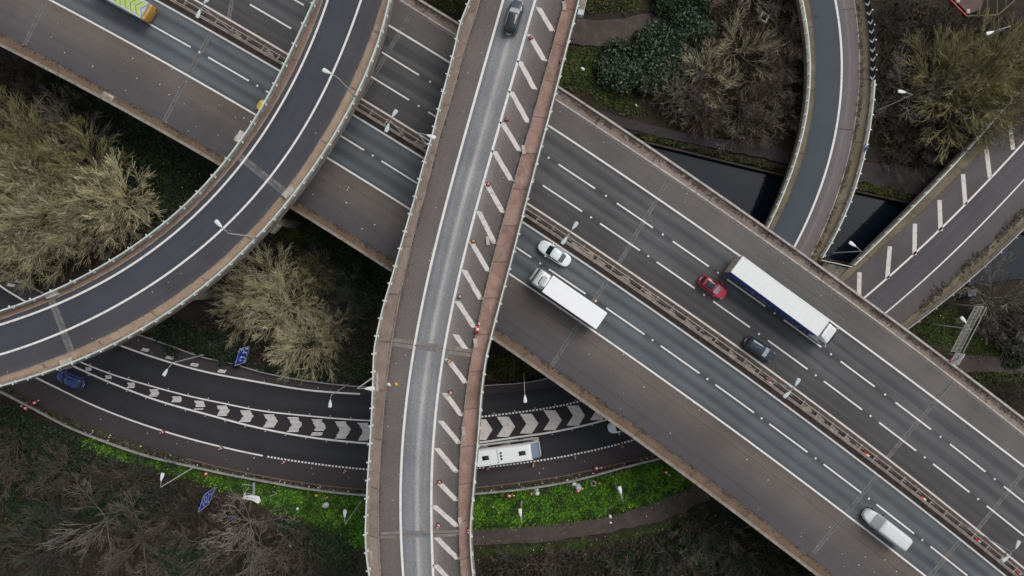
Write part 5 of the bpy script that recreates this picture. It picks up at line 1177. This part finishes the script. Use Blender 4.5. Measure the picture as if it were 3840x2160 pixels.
def coach():
    root = empty('white_coach', label='white coach with dark roof hatches emerging from under the straight flyover', cat='coach'); L = 12.0; Wd = 2.5; h = L / 2
    hd = (-.991, .131); s_ = FPX / (CAMZ - ZL - 3.3); p = W(2027 + hd[0] * h * s_, 1689 + hd[1] * h * s_, ZL + 3.3)
    root.location = (p.x, p.y, ZL); root.rotation_euler = (0, 0, math.atan2(-hd[1], hd[0]))
    sh = Shell(-h, h, Wd, .35, prof([(-h, 2.3), (-h + .25, 2.75), (-h + 1.35, 3.42), (-h + 1.5, 3.5), (h - .6, 3.5), (h - .2, 3.2), (h, 2.4)]), 9, (9, 22), .02)
    mb = MB(); sh.mesh(mb, 50, 29); mb.build('body', M['white_paint'], root, True); d = R(1)
    g = MB(); sh.patch(g, -h + .10, -h + 1.33, d * 56, d * 124, 8, 9, .02); g.build('rear_window', M['glass_bus'], root, True)
    for s2 in (-1, 1):
        g = MB(); g.box((0, s2 * (Wd / 2 + .0), 2.2), (L - 1.6, .05, 1.05)); g.build('side_window', M['glass'], root)
        g = MB(); g.rbox((-.1, s2 * 1.06, 3.50), (L - 2.6, .12, .10), .03, 1); g.build('roof_rail', M['white_paint'], root)
        g = MB(); g.rbox((-h + .02, s2 * 1.1, 1.7), (.10, .16, 1.3), .03, 1); g.build('taillight', M['taillight'], root)
        g = MB(); g.rbox((h + .25, s2 * 1.25, 2.3), (.2, .2, .6), .05, 2); g.build('mirror', M['black'], root)
    for x in (-h + 2.6, -h + 7.8):
        g = MB(); g.rbox((x, 0, 3.54), (.95, .62, .10), .05, 2); g.build('roof_hatch', M['glass'], root, True)
    for y in (-.42, 0, .42):
        g = MB(); g.lathe([(.15, 3.48), (.15, 3.57), (.12, 3.6)], 14, (-h + 5.6, y, 0)); g.build('roof_vent', M['black'], root)
    g = MB(); g.rbox((-h + 6.05, 0, 3.52), (.16, 2.0, .07), .02, 1); g.build('roof_ridge', M['panel_grey'], root)
    g = MB(); g.rbox((-h + .02, 0, .6), (.2, 2.3, .35), .05, 1); g.build('bumper', M['black'], root)
    wheels(root, (-h + 2.6, h - 2.7), 1.08, .5, .34)
coach()

# ================================================================== STREET LAMPS
LAMPME = {}
def lantern(root, at, yaw, grey, L=1.05):
    k = 'g' if grey else 'w'
    if k not in LAMPME:
        mb = MB(); P = []
        for i in range(13):
            x = i / 12; hw = (.05 + .19 * math.sin(math.pi * min(x * .62 + .02, 1))) if x < .97 else .17
            P.append([(x * L, hw * se(math.cos(a), 3), .10 * se(math.sin(a), 3) + .03) for a in np.linspace(0, 2 * math.pi, 13)[:-1]])
        mb.grid(P, closed=True); mb.f.append(tuple(range(12))); mb.f.append(tuple(144 + q for q in range(11, -1, -1)))
        o = mb.build('lantern', M['lamp_head_grey' if grey else 'lamp_head'], root, True); LAMPME[k] = o.data
        gl = MB(); gl.rbox((.66, 0, -.085), (.5, .26, .06), .02, 1); g = gl.build('lens', M['lens'], o); LAMPME[k + 'l'] = g.data
    else: o = link_mesh('lantern', LAMPME[k], root); link_mesh('lens', LAMPME[k + 'l'], o)
    o.location = at; o.rotation_euler = (0, 0, yaw); return o
def lamp(label, junction, heads, z0, h, grey=False, group=None, lowered=0):
    j = W(*junction, z0 + h); root = empty('street_lamp', (j.x, j.y, z0), 0, label, 'street lamp', group)
    mb = MB(); mb.tube([(0, 0, 0), (0, 0, 1.2), (0, 0, 1.25), (0, 0, h)], [.14, .13, .09, .055], 8); mb.build('pole', M['lamp_pole'], root, True)
    for hx in heads:
        e = W(*hx, z0 + h + .35); v = Vector((e.x - j.x, e.y - j.y, 0)); L = v.length; u = v.normalized(); yaw = math.atan2(v.y, v.x)
        st = max(L - .55, .15)
        mb = MB(); mb.tube([(0, 0, h - .05), tuple(u * st * .5 + Vector((0, 0, h + .18))), tuple(u * (st + .05) + Vector((0, 0, h + .3)))], [.05, .045, .04], 6); mb.build('arm', M['lamp_pole'], root, True)
        lantern(root, tuple(u * st + Vector((0, 0, h + .3))), yaw, grey)
lamp('lamp reaching over the curved flyover near the top of the photo', (1267, 291), [(1225, 268)], ZF + .6, 8.3)
lamp('lamp reaching over the curved flyover near its lower expansion joint', (857, 875), [(819, 839)], ZF + .6, 8.3)
lamp('double headed grey lamp on the central barrier between the two flyovers', (1465, 452), [(1479, 425), (1452, 480)], ZM, 9, True)
lamp('double headed grey lamp on the central barrier above the white saloon car', (2136, 874), [(2156, 846), (2116, 902)], ZM, 9, True)
lamp('double headed grey lamp on the central barrier in the lower right half', (2970, 1458), [(2990, 1433), (2951, 1480)], ZM, 9, True)
lamp('double headed grey lamp on the central barrier at the bottom right corner', (3793, 2070), [(3816, 2042), (3771, 2096)], ZM, 9, True)
lamp('double headed grey lamp on the central barrier by the lime chevron truck', (760, 26), [(776, 0), (744, 52)], ZM, 9, True)
lamp('lamp leaning over the lower road beside the curved flyover', (646, 1361), [(620, 1397)], ZL, 9.3)
lamp('lamp over the lower road beside the straight flyover, above the worn chevrons', (1242, 1482), [(1238, 1514)], ZL, 9.3)
lamp('lamp over the lower road between straight flyover and motorway, above solid chevrons', (1966, 1440), [(1969, 1496)], ZL, 9.3)
lamp('lamp in the lower left scrub beyond the guard rail', (602, 1827), [(607, 1788)], 0, 9.5)
lamp('lamp on the grass bank just before the straight flyover', (1294, 1967), [(1293, 1926)], 0, 9.8)
lamp('lamp on the bright grass just after the straight flyover', (1956, 1964), [(1951, 1922)], 0, 9.6)
lamp('lamp standing in the middle of the bright grass near the motorway', (2337, 1880), [(2326, 1838)], 0, 9.0)
lamp('lamp at the corner fence between canal ramp and east road', (3230, 942), [(3197, 916)], ZR - .5, 8.6)
lamp('lamp on the grass beside the gantry ladder', (3638, 1234), [(3613, 1199)], 0, 9.0)
lamp('white lamp fixed to the outer parapet of the straight flyover above the central barrier', (1565, 496), [(1617, 512)], ZF + .6, 7.6)
lamp('white lamp fixed to the straight flyover parapet over the lower road', (1340, 1457), [(1387, 1457)], ZF + .6, 7.6)
lamp('lamp on the canal ramp parapet hidden among pale tree branches', (3422, 355), [(3382, 344)], ZR + .5, 8.5)
lamp('lamp in the trees near the top right corner', (3789, 97), [(3712, 123)], 0, 9.0)

# ================================================================== SIGNS
def vboard(name, label, e1, e2, z0, z1, mat, back='sign_grey', cat='road sign', th=.05, poles=True, zb=0, border=True):
    """upright board whose lower edge runs between two photo points at height z0; local x along it, local y = up"""
    a, b = W(*e1, z0), W(*e2, z0); v = b - a; L = v.length; c = (a + b) / 2; yaw = math.atan2(v.y, v.x)
    root = empty(name, (c.x, c.y, zb), yaw, label, cat); H = z1 - z0
    mb = MB(); mb.rbox((0, 0, (z0 + z1) / 2 - zb), (L, th, H), .015, 1); mb.build('board', M[mat], root)
    if poles:
        for s_ in (-1, 1):
            pm = MB(); pm.tube([(s_ * L * .3, th + .06, 0), (s_ * L * .3, th + .06, z1 - zb - .1)], .06, 8); pm.build('post', M['sign_grey'], root)
    sgn = -1                                                           # face looks to local -y
    if border:
        mb = MB(); y = sgn * (th / 2 + .006)
        for x0, x1, za, zc in ((-L / 2, L / 2, H - .07, H), (-L / 2, L / 2, 0, .07), (-L / 2, -L / 2 + .07, .07, H - .07), (L / 2 - .07, L / 2, .07, H - .07)):
            mb.box(((x0 + x1) / 2, y, z0 - zb + (za + zc) / 2), (x1 - x0, .012, zc - za))
        mb.build('border', M['sign_white'], root)
    return root, L, H, z0 - zb, sgn * (th / 2 + .014)
def strokes(root, segs, y, z0, L, H, name='arrow', mat='sign_white'):
    mb = MB()
    for pl in segs:
        w = pl[0]; P = [((q[0] - .5) * L, q[1] * H) for q in pl[1:]]
        for (x1, z1), (x2, z2) in zip(P[:-1], P[1:]):
            d = Vector((x2 - x1, z2 - z1)); n = Vector((-d.y, d.x)).normalized() * w / 2
            mb.add([(x1 - n.x, y, z0 + z1 - n.y), (x2 - n.x, y, z0 + z2 - n.y), (x2 + n.x, y, z0 + z2 + n.y), (x1 + n.x, y, z0 + z1 + n.y)], [(0, 1, 2, 3)])
    return mb.build(name, M[mat], root)
def tri(root, pts, y, z0, L, H, name='arrow_head', mat='sign_white'):
    mb = MB()
    for t3 in pts: mb.add([((q[0] - .5) * L, y, z0 + q[1] * H) for q in t3], [tuple(range(len(t3)))])
    return mb.build(name, M[mat], root)
# lane direction sign seen from above (lower edge towards the photo centre)
r_, L, H, z0, y = vboard('direction_sign', 'blue road sign with bent white arrows beside the wooded triangle', (919.6, 1359), (937.5, 1297), 1.2, 4.9, 'sign_blue')
strokes(r_, [(.16, (.12, .1), (.30, .18), (.42, .42), (.44, .62)), (.16, (.45, .08), (.62, .16), (.68, .42), (.90, .62)), (.14, (.2, .5), (.26, .62), (.3, .74))], y, z0, L, H)
tri(r_, [[(.36, .60), (.52, .60), (.44, .78)], [(.62, .52), (.75, .46), (.72, .66)], [(.80, .12), (.94, .12), (.94, .45), (.86, .40)], [(.05, .12), (.17, .12), (.14, .30)], [(.80, .8), (.95, .7), (.95, .9)]], y, z0, L, H)
r_, L, H, z0, y = vboard('direction_sign', 'blue road sign with streaked white symbols in the lower left scrub', (783, 1891), (806, 1826), 1.2, 4.6, 'sign_blue')
strokes(r_, [(.14, (.15, .12), (.42, .34), (.72, .40), (.88, .56)), (.12, (.2, .3), (.5, .55), (.85, .72)), (.12, (.3, .5), (.6, .78), (.85, .85)), (.12, (.1, .45), (.3, .7), (.5, .86)), (.12, (.55, .1), (.85, .3))], y, z0, L, H)
r_, L, H, z0, y = vboard('chevron_sign', 'white warning board with red triangle at the motorway edge below the gantry', (3582, 1321), (3556, 1362), ZM + 1.0, ZM + 3.0, 'sign_white', zb=ZM, border=False)
strokes(r_, [(.15, (.02, .05), (.95, .06)), (.15, (.93, .04), (.46, .68), (.40, .60))], y, z0, L, H, 'red_triangle', 'sign_red')
strokes(r_, [(.10, (.45, .30), (.50, .42)), (.16, (.30, .52), (.24, .60))], y - .002, z0, L, H, 'symbol', 'black')
# black and white chevron board along the canal ramp
cb = empty('chevron_board', (0, 0, 0), 0, 'long black board of white chevrons along the outer side of the canal ramp', 'road sign')
cl = nPR.xy(np.arange(-140, 306, 8.), ZR + 1); t_ = np.gradient(cl, axis=0); t_ /= np.hypot(*t_.T)[:, None]; cl = cl + np.array([-.12, 0])
mb = MB(); mb.grid([[(*q, ZR + 1.2), (*(q + np.array([-.42, 0])), ZR + .45), (*(q + np.array([-.38, 0])), ZR + .42), (*(q + np.array([.05, 0])), ZR + 1.18)] for q in cl], closed=True); mb.build('board', M['black'], cb)
xy, an = resample(cl, 1.3)
for (x, y), a in zip(xy, an):
    mb = MB(); u = np.array([math.cos(a), math.sin(a)])
    for sg in (0, 1):
        q0 = (0.08, 0.5) if sg == 0 else (.92, .5)
        def P_(s, f): return (x + u[0] * s - .42 * f - .012, y + u[1] * s, ZR + 1.2 - .75 * f + .015)
        mb.add([P_(0 - .28, q0[0]), P_(.32 - .28, q0[0]), P_(.32 + .12, .5), P_(.12, .5)], [(0, 1, 2, 3)])
    mb.build('chevron', M['sign_white'], cb)
r_, L, H, z0, y = vboard('marker_sign', 'small blue sign on the railing of the canal ramp', (3246, 551), (3238, 568), ZR + .9, ZR + 1.6, 'sign_blue', zb=ZR, border=False)
strokes(r_, [(.06, (.15, .3), (.85, .3)), (.06, (.15, .55), (.85, .55)), (.06, (.2, .78), (.7, .78))], y, z0, L, H, 'lettering')
# broken white sign on the grass
bs = W(945, 1870, 0); root = empty('broken_sign', (bs.x, bs.y, 0), 0, 'collapsed white sign board with grey posts lying on the grass bank', 'broken sign')
K = lambda x, y, z=0.5: tuple(W(x, y, z) - bs)
mb = MB(); pp = [K(904.5, 1871), K(918, 1848), K(920, 1860), K(944, 1857), K(972, 1863), K(977, 1882), K(966, 1889), K(945, 1877), K(918, 1873)]
mb.prism([(p[0], p[1]) for p in pp], .35, .43); mb.build('board', M['sign_white'], root)
mb = MB(); mb.tube([K(925, 1864, .46), K(945, 1869, .46), K(960, 1873, .46)], .03, 5); mb.tube([K(922, 1869, .46), K(928, 1864, .46)], .025, 5); mb.build('crack', M['black'], root)
mb = MB(); mb.rbox(K(952, 1831, .6), (.36, 1.7, .12), .03, 1); mb.build('post', M['sign_grey'], root)
mb = MB(); mb.rbox(K(940, 1853, .55), (1.1, .14, .14), .03, 1, -.15); mb.build('crossbar', M['sign_grey'], root)
mb = MB(); mb.rbox(K(926, 1818, .4), (1.5, .16, .12), .03, 1, -.12); mb.build('fallen_rail', M['sign_grey'], root)
mb = MB(); mb.tube([K(918, 1848, .45), K(932, 1828, .7)], .03, 5); mb.build('bent_strut', M['sign_white'], root)
bt = W(1025, 1858, 0); root = empty('bent_post', (bt.x, bt.y, 0), 0, 'bent grey metal post lying folded on the grass left of the straight flyover', 'scrap')
mb = MB(); mb.tube([tuple(W(1008, 1862, .2) - bt), tuple(W(1039, 1851, .2) - bt), tuple(W(1022, 1843, .2) - bt)], .07, 6); mb.build('tube', M['rail_dull'], root)
# gantry ladder
gt = W(3625, 1240, 0); root = empty('gantry', (gt.x, gt.y, 0), 0, 'pale lattice gantry truss standing over the grass beside the motorway', 'gantry')
G = lambda x, y, z: tuple(W(x, y, z) - gt)
ends = [((3656, 1150), (3687, 1150)), ((3566, 1318), (3599, 1320))]
A0, A1, B0, B1 = (Vector(G(*ends[0][0], 7.6)), Vector(G(*ends[0][1], 7.6)), Vector(G(*ends[1][0], 7.6)), Vector(G(*ends[1][1], 7.6)))
mb = MB()
for a, b in ((A0, B0), (A1, B1)):
    mb.tube([a, b], .06, 5)
mb.tube([A1 + Vector((0, 0, .7)), B1 + Vector((0, 0, .7))], .07, 5); mb.tube([(A0 + A1) / 2, (B0 + B1) / 2], .05, 5)
mb.build('beam', M['rail_dull'], root)
rme = None
for k in range(34):
    f = k / 33; a = A0.lerp(B0, f); b = A1.lerp(B1, f)
    if rme is None: mb = MB(); mb.tube([Vector((0, 0, 0)), b - a], .045, 4); o = mb.build('rung', M['rail_dull'], root); rme = o.data
    else: o = link_mesh('rung', rme, root)
    o.location = a
for q in (A1, (A1 + B1) / 2, B1):
    mb = MB(); mb.tube([(q.x, q.y, 0), (q.x, q.y, 7.6)], [.14, .1], 8); mb.build('leg', M['lamp_pole'], root)
# chamber, pen, boxes
ch = W(2857, 74, 0); root = empty('inspection_chamber', (ch.x, ch.y, 0), R(-28), 'small square pale chamber with a dark opening in the scrub near the top edge', 'chamber')
mb = MB()
for x, y, dx, dy in ((-.52, 0, .26, 1.3), (.52, 0, .26, 1.3), (0, -.52, .78, .26), (0, .52, .78, .26)): mb.rbox((x, y, .5), (dx, dy, 1.0), .03, 1)
mb.build('wall', M['concrete_pale'], root); mb = MB(); mb.box((0, 0, .1), (.8, .8, .1)); mb.build('floor', M['black'], root)
pn_ = W(3690, 20, 0); root = empty('railed_pen', (pn_.x, pn_.y, 0), 0, 'red edged pen with pale timber rails in the top right corner', 'pen')
K = lambda x, y, z: tuple(W(x, y, z) - pn_)
mb = MB(); mb.tube([K(3545, -20, 1.1), K(3624, 60, 1.1)], .10, 6); mb.build('red_beam', M['cone'], root)
mb = MB(); mb.tube([K(3624, 60, 1.0), K(3742, 56, 1.0), K(3800, 6, 1.0), K(3825, -30, 1.0)], .09, 6); mb.build('timber_beam', M['timber'], root)
for x, y0 in ((3672, 20), (3703, -20), (3739, -20), (3772, -20)):
    mb = MB(); mb.tube([K(x, y0, .9), K(x, 56 if x < 3750 else 30, .9)], .07, 5); mb.build('slat', M['timber'], root)
mb = MB(); mb.prism([K(3548, -25, 0)[:2], K(3626, 56, 0)[:2], K(3672, 40, 0)[:2], K(3690, -25, 0)[:2]], .05, .35); mb.build('floor', rough_mat('reddish_boards', (.10, .06, .055), (.14, .09, .08), 1.0), root)
for x, y, s in ((3590, 2, .9), (3628, 44, .8)): mb = MB(); mb.rbox(K(x, y, .6), (.7 * s, .9 * s, .5), .15, 2); mb.build('bag', M['concrete_pale'], root)
for lb, (x, y), d, rz, zz, mt in (('pale grey cabinet hung outside the straight flyover railing at the top edge', (2182, 28), (.75, 2.6, 1.0), -.22, ZF + .1, 'panel_grey'), ('two tone cover plate on the hard shoulder verge of the motorway', (404, 364), (1.5, .9, .10), -.5, ZM + .15, 'concrete_pale'), ('grey utility cabinet under branches beside the east road', (3625, 1098), (1.2, .9, 1.2), .1, 0.0, 'glass_bus')):
    c = W(x, y, zz); root = empty('utility_cabinet', (c.x, c.y, zz), rz, lb, 'cabinet'); mb = MB(); mb.rbox((0, 0, d[2] / 2), d, .04, 2); mb.build('box', M[mt], root)
    mb = MB(); mb.rbox((0, 0, d[2] + .02), (d[0] * .86, d[1] * .46, .05), .02, 1); mb.build('lid', M['concrete'], root)

# ================================================================== CONES AND LITTER
CP = {}
def cone_parts(key, body):
    root = empty('traffic_cone')
    mb = MB(); mb.rbox((0, 0, .04), (.44, .44, .07), .03, 2); mb.build('base', M['cone_base'], root)
    mb = MB(); mb.lathe([(.19, .07), (.155, .25), (.148, .27), (.112, .48), (.105, .52), (.045, .92), (.038, .98), (.02, .985)], 14); b = mb.build('body', M[body], root, True)
    mb = MB(); mb.lathe([(.152, .28), (.153, .285), (.119, .475), (.118, .48)], 14); mb.build('sleeve', M['cone_white'], b, True)
    mb = MB(); mb.lathe([(.07, .80), (.072, .81), (.048, .96), (.046, .965)], 12); mb.build('top_sleeve', M['cone_white'], b, True); return root
PROTO = {}
def cone(px, py, z, label, grp=None, body='cone', lying=None, lit=False, sc=1.0):
    if body not in PROTO: o = cone_parts(body, body); PROTO[body] = o
    else: o = copy_tree(PROTO[body])
    for ch in list(o.children):
        if ch.name.startswith('cone_lamp'): bpy.data.objects.remove(ch, do_unlink=True)
    tag(o, label, 'traffic cone', grp); c = W(px, py, z + .35); o.location = (c.x, c.y, z); o.rotation_euler = (0, 0, rnd.uniform(0, 1.5)); o.scale = (sc,) * 3
    if lying is not None: o.rotation_euler = (0, R(84), lying); o.location.z = z + .17
    if lit:
        mb = MB(); mb.rbox((0, 0, 1.02), (.17, .10, .2), .03, 2); mb.lathe([(.09, .93), (.09, 1.13), (.06, 1.16)], 12); mb.build('lamp', M['cone_lamp'], o)
    return o
GP = 'cones along the hatched side of the straight flyover'
for i, (x, y, lb) in enumerate(((1991, 138, 'red cone on the flyover nearest the top edge'), (1901, 445, 'red cone on the flyover second from the top edge'), (1831, 690, 'red cone on the flyover between hatch stripes level with the median lamp'), (1724, 1113, 'dull red cone on the flyover above the fallen red cone'), (1689, 1474, 'red cone on the flyover just below the long joint'), (1643, 1972, 'red cone on the flyover next to the lowest joint'))):
    cone(x, y, ZF, lb, GP, 'cone_dull' if i == 3 else 'cone', sc=1.15)
for x, y, lb in ((1775, 904, 'cone with amber lamp on the flyover opposite the white truck'), (1684, 1354, 'cone with amber lamp on the flyover under the joint'), (1647, 1810, 'cone with lamp on the flyover beside the coach roof')):
    cone(x, y, ZF, lb, GP, 'cone_dull', lit=True, sc=1.15)
cone(1785, 1248, ZF, 'bright red cone fallen over against the flyover kerb', lying=R(70), sc=1.35)
cone(2104, 228, ZF + .1, 'red and white cone standing against the flyover railing', sc=1.2); cone(1757, 1990, ZF + .1, 'red cone on the flyover verge beside the lowest joint', sc=1.2)
GP = 'cones along the edge line of the lower road'
for i, (x, y, lb) in enumerate(((608, 1621, 'dull red cone on the lower road nearest the curved flyover'), (827, 1682, 'dull red cone on the lower road above the lamp in the scrub'), (1063, 1734, 'dull red cone on the lower road between the two leftmost cones and the flyover'), (1828, 1758, 'dark red cone on the lower road right against the straight flyover'), (2156, 1716, 'pinkish cone on the lower road below the coach tail'))):
    cone(x, y, ZL, lb, GP, 'cone_dull' if i < 4 else 'cone', sc=1.1)
for x, y, lb in ((1294, 1767, 'cone with amber lamp on the lower road left of the straight flyover'), (1999, 1743, 'cone with amber lamp on the lower road below the coach'), (2332, 1671, 'cone with amber lamp on the lower road nearest the motorway edge')):
    cone(x, y, ZL, lb, GP, 'cone_dull', lit=True, sc=1.1)
for x, y, a, lb in ((1240, 1795, 0.1, 'orange red cone lying on the hard shoulder left of the straight flyover'), (118, 1516, .5, 'orange cone lying by the guard rail at the photo edge'), (104, 1538, 2.6, 'second orange cone fallen against the guard rail at the photo edge'), (2226, 1758, .1, 'red cone lying on the kerb below the coach tail'), (2491, 1763, -.8, 'dark red cone lying on the grass by the motorway edge'), (1899, 1862, .1, 'orange cone lying on the grass behind the flyover railing'), (2158, 1845, .4, 'red and white cone knocked over on the bright grass'), (764, 1786, .9, 'faded red and white cone lying beside the guard rail')):
    cone(x, y, .05 if y > 1760 else ZL, lb, 'fallen cones', lying=a, sc=1.3)
cone(1225, 1867, .05, 'red cone standing in the grass left of the straight flyover', sc=1.1); cone(1992, 1852, .05, 'red cone standing in the bright grass by the guard rail', sc=1.1)
for x, y, lb in ((2882, 1431, 'red and white post in the central barrier by the double lamp'), (3247, 1703, 'red and white post in the central barrier level with the white van joint'), (3459, 1867, 'red and white post in the central barrier above the white van'), (3665, 2024, 'red and white post in the central barrier near the bottom corner lamp'), (3817, 2146, 'red post in the central barrier at the very bottom corner')):
    c = W(x, y, ZM + .2); o = empty('marker_post', (c.x, c.y, ZM), -.62, lb, 'marker post', 'marker posts in the central barrier')
    mb = MB(); mb.rbox((-.2, 0, .25), (.42, .36, .5), .08, 2); mb.build('red_block', M['cone'], o); mb = MB(); mb.rbox((.24, 0, .22), (.44, .30, .42), .08, 2); mb.build('white_block', M['cone_white'], o)
# litter: specks as one mass, larger bags as things
r = np.random.RandomState(11); mb = MB()
def specks(L1, L2, p0, p1, n, z, zs, big=.16):
    for k in range(n):
        p = np.array([r.uniform(p0, p1)]); f = r.uniform(0, 1) ** .8; a = L1.xy(p, zs)[0]; b = L2.xy(p, zs)[0]; q = a + (b - a) * f; s = big * r.uniform(.35, 1.1)
        poly = [(q[0] + s * r.uniform(.5, 1) * math.cos(t), q[1] + s * r.uniform(.4, 1) * math.sin(t)) for t in np.arange(0, 6.2, 1.25)]; mb.prism(poly, z, z + s * .35)
specks(mB, mC, 0, 4300, 75, ZM + .01, ZM, .11); specks(lKD, lBD, 300, 1340, 70, ZL - .1, ZL); specks(lKD, lBD, 1800, 2450, 40, ZL - .1, ZL); specks(lWD, lKD, 100, 2400, 26, ZL + .01, ZL, .10)
specks(cKL, cWL, 0, 2150, 34, ZF + .01, ZF, .09); specks(cWR, cKR, 0, 2150, 24, ZF + .01, ZF, .08); specks(mI, mJ, 1500, 4300, 20, ZM + .01, ZM, .08); specks(wWR, wKR, R(0), R(90), 16, ZF + .01, ZF, .08); specks(lBU, lWU, 450, 1340, 16, ZL + .01, ZL, .10)
for poly, n in ((GRASS[0][0], 16), (GRASS[1][0], 20), (GRASS[5][0], 8), (GRASS[2][0], 6), ([(1785, 1990), (2600, 1850), (2700, 1950), (1785, 2120)], 16), ([(480, 560), (900, 640), (660, 760)], 8)):
    P = np.array(poly); k = 0
    while k < n:
        x, y = r.uniform(P[:, 0].min(), P[:, 0].max()), r.uniform(P[:, 1].min(), P[:, 1].max())
        if in_poly(x, y, poly):
            q = W(x, y, .15); s = .10 * r.uniform(.4, 1.3); mb.prism([(q.x + s * r.uniform(.5, 1) * math.cos(t), q.y + s * r.uniform(.4, 1) * math.sin(t)) for t in np.arange(0, 6.2, 1.25)], .12, .2); k += 1
o = mb.build('litter', M['litter']); o['kind'] = 'stuff'
for x, y, m_, s, lb in ((2012, 1835, 'litter', .45, 'white bag upright of the pair hanging at the guard rail'), (2014, 1850, 'litter', .5, 'white sack below the bag at the guard rail'), (2153, 1814, 'litter', .5, 'white sack on the grass above the knocked over cone'), (2168, 1826, 'panel_grey', .8, 'grey plastic sheet on the grass between sack and knocked over cone'), (2247, 1811, 'cone_lamp', .3, 'yellow rag on the bright grass'), (2288, 1937, 'litter', .35, 'pale bag at the path edge of the bright grass'), (867, 1943, 'sign_blue', .32, 'blue bag in the lower left scrub below the broken sign'), (1222, 1893, 'panel_grey', .7, 'crumpled bluish sheet on the grass below the standing cone'), (1186, 1858, 'cone_lamp', .28, 'yellow scrap on the grass beside the standing cone'), (1085, 2045, 'litter', .45, 'white bag in the scrub by the straight flyover'), (2290, 1960, 'litter', .25, 'white scrap on the dirt path'), (3578, 1370, 'litter', .3, 'white bag on the grass beside the gantry'), (1115, 1908, 'litter', .3, 'pale rag on the grass near the straight flyover'), (2412, 1448, 'litter', .01, None), (2184, 259, 'litter', .4, 'pale plank like scrap on the mossy grass'), (2385, 395, 'litter', .25, 'white bottle on the mossy grass above the towpath'), (1487, 720, 'litter', .0, None), (1458, 1442, 'litter', .3, 'white strip by the kerb of the straight flyover'), (1485, 1440, 'cone_lamp', .28, 'yellow strip on the flyover margin')):
    if not lb: continue
    zz = ZF + .03 if 1400 < x < 1900 else .1
    q = W(x, y, zz); rr = np.random.RandomState(int(x)); mb = MB(); P = []
    for i in range(5):
        th = math.pi * i / 8; P.append([(math.cos(th) * s * rr.uniform(.6, 1.1) * math.cos(t), math.cos(th) * s * .75 * rr.uniform(.6, 1.1) * math.sin(t), math.sin(th) * s * .6) for t in np.arange(0, 6.2, .7)])
    mb.grid(P, closed=True); o = mb.build('litter_bag', M[m_], None, True); o.location = q; o.rotation_euler = (0, 0, rr.uniform(0, 3)); tag(o, lb, 'litter')
ty = W(2226, 1813, .15); mb = MB(); P = []
for i in range(20):
    a = 6.2832 * i / 20; P.append([((.34 + .11 * math.cos(b)) * math.cos(a), (.34 + .11 * math.cos(b)) * math.sin(a), .11 * math.sin(b)) for b in np.linspace(0, 6.2832, 9)[:-1]])
P.append(P[0]); mb.grid(P, closed=True); o = mb.build('old_tyre', M['rail_dull'], None, True); o.location = ty; tag(o, 'grey tyre lying on the bright grass above the lamp', 'tyre')
# kerbside weeds and debris
def weeds(L1, f0, L2, p0, p1, n, z, zs, size, sp=.25):
    V = []; F = []
    for k in range(n):
        p = np.array([r.uniform(p0, p1)]); q = p[0]
        if smooth_noise(np.array([q]), np.array([q * .0]), 140, 17)[0] + r.normal(0, .5) < -.15: continue
        a = L1.xy(p, zs)[0]; b = L2.xy(p, zs)[0]; u = (b - a) / np.hypot(*(b - a)); c = a + (b - a) * f0 + u * r.normal(0, sp)
        for j in range(5):
            an = r.uniform(0, 6.28); s = size * r.uniform(.4, 1.2); d = np.array([math.cos(an), math.sin(an)]); kk = len(V); o_ = r.normal(0, .12, 2)
            V += [(*(c + o_), z), (*(c + o_ + d * s * .5 + np.array([-d[1], d[0]]) * s * .3), z + s * .35), (*(c + o_ + d * s), z + s * .25), (*(c + o_ + d * s * .5 - np.array([-d[1], d[0]]) * s * .3), z + s * .15)]; F.append((kk, kk + 1, kk + 2, kk + 3))
    return V, F
V = []; F = []
for a in ((mB, .03, mA, -300, 4500, 1700, ZM + .14, ZM, .17, .09), (mJ, .52, mK, 1300, 4600, 1500, ZM + .11, ZM, .16, .06), (mJ, .66, mK, 1300, 4600, 900, ZM + .11, ZM, .14, .05), (mJ, .58, mK, 1300, 4600, 500, ZM + .11, ZM, .13, .18), (mE, .52, mF, -300, 4600, 1100, ZM + .02, ZM, .22, .35), (lKD, .3, lBD, -100, 2500, 1800, ZL - .1, ZL, .3, .5), (cKR, .0, cWR, -100, 2200, 700, ZF + .01, ZF, .2, .07), (cKL, .0, cWL, -100, 2200, 500, ZF + .01, ZF, .16, .07), (nWR, .1, nPR, -100, 1000, 600, ZR + .1, ZR, .2, .1), (eK2, .0, eP2, 1600, 2900, 700, ZR + .1, ZR, .3, .3)):
    v, f = weeds(*a); k = len(V); V += v; F += [tuple(i + k for i in q) for q in f]
me = bpy.data.meshes.new('weeds'); me.from_pydata(V, [], F); me.materials.append(M['debris']); o = link_mesh('kerbside_weeds', me); o['kind'] = 'stuff'
for ob in scene.objects:
    if ob.type == 'MESH' and ob.parent is None and 'label' not in ob and 'kind' not in ob: print('UNTAGGED', ob.name)
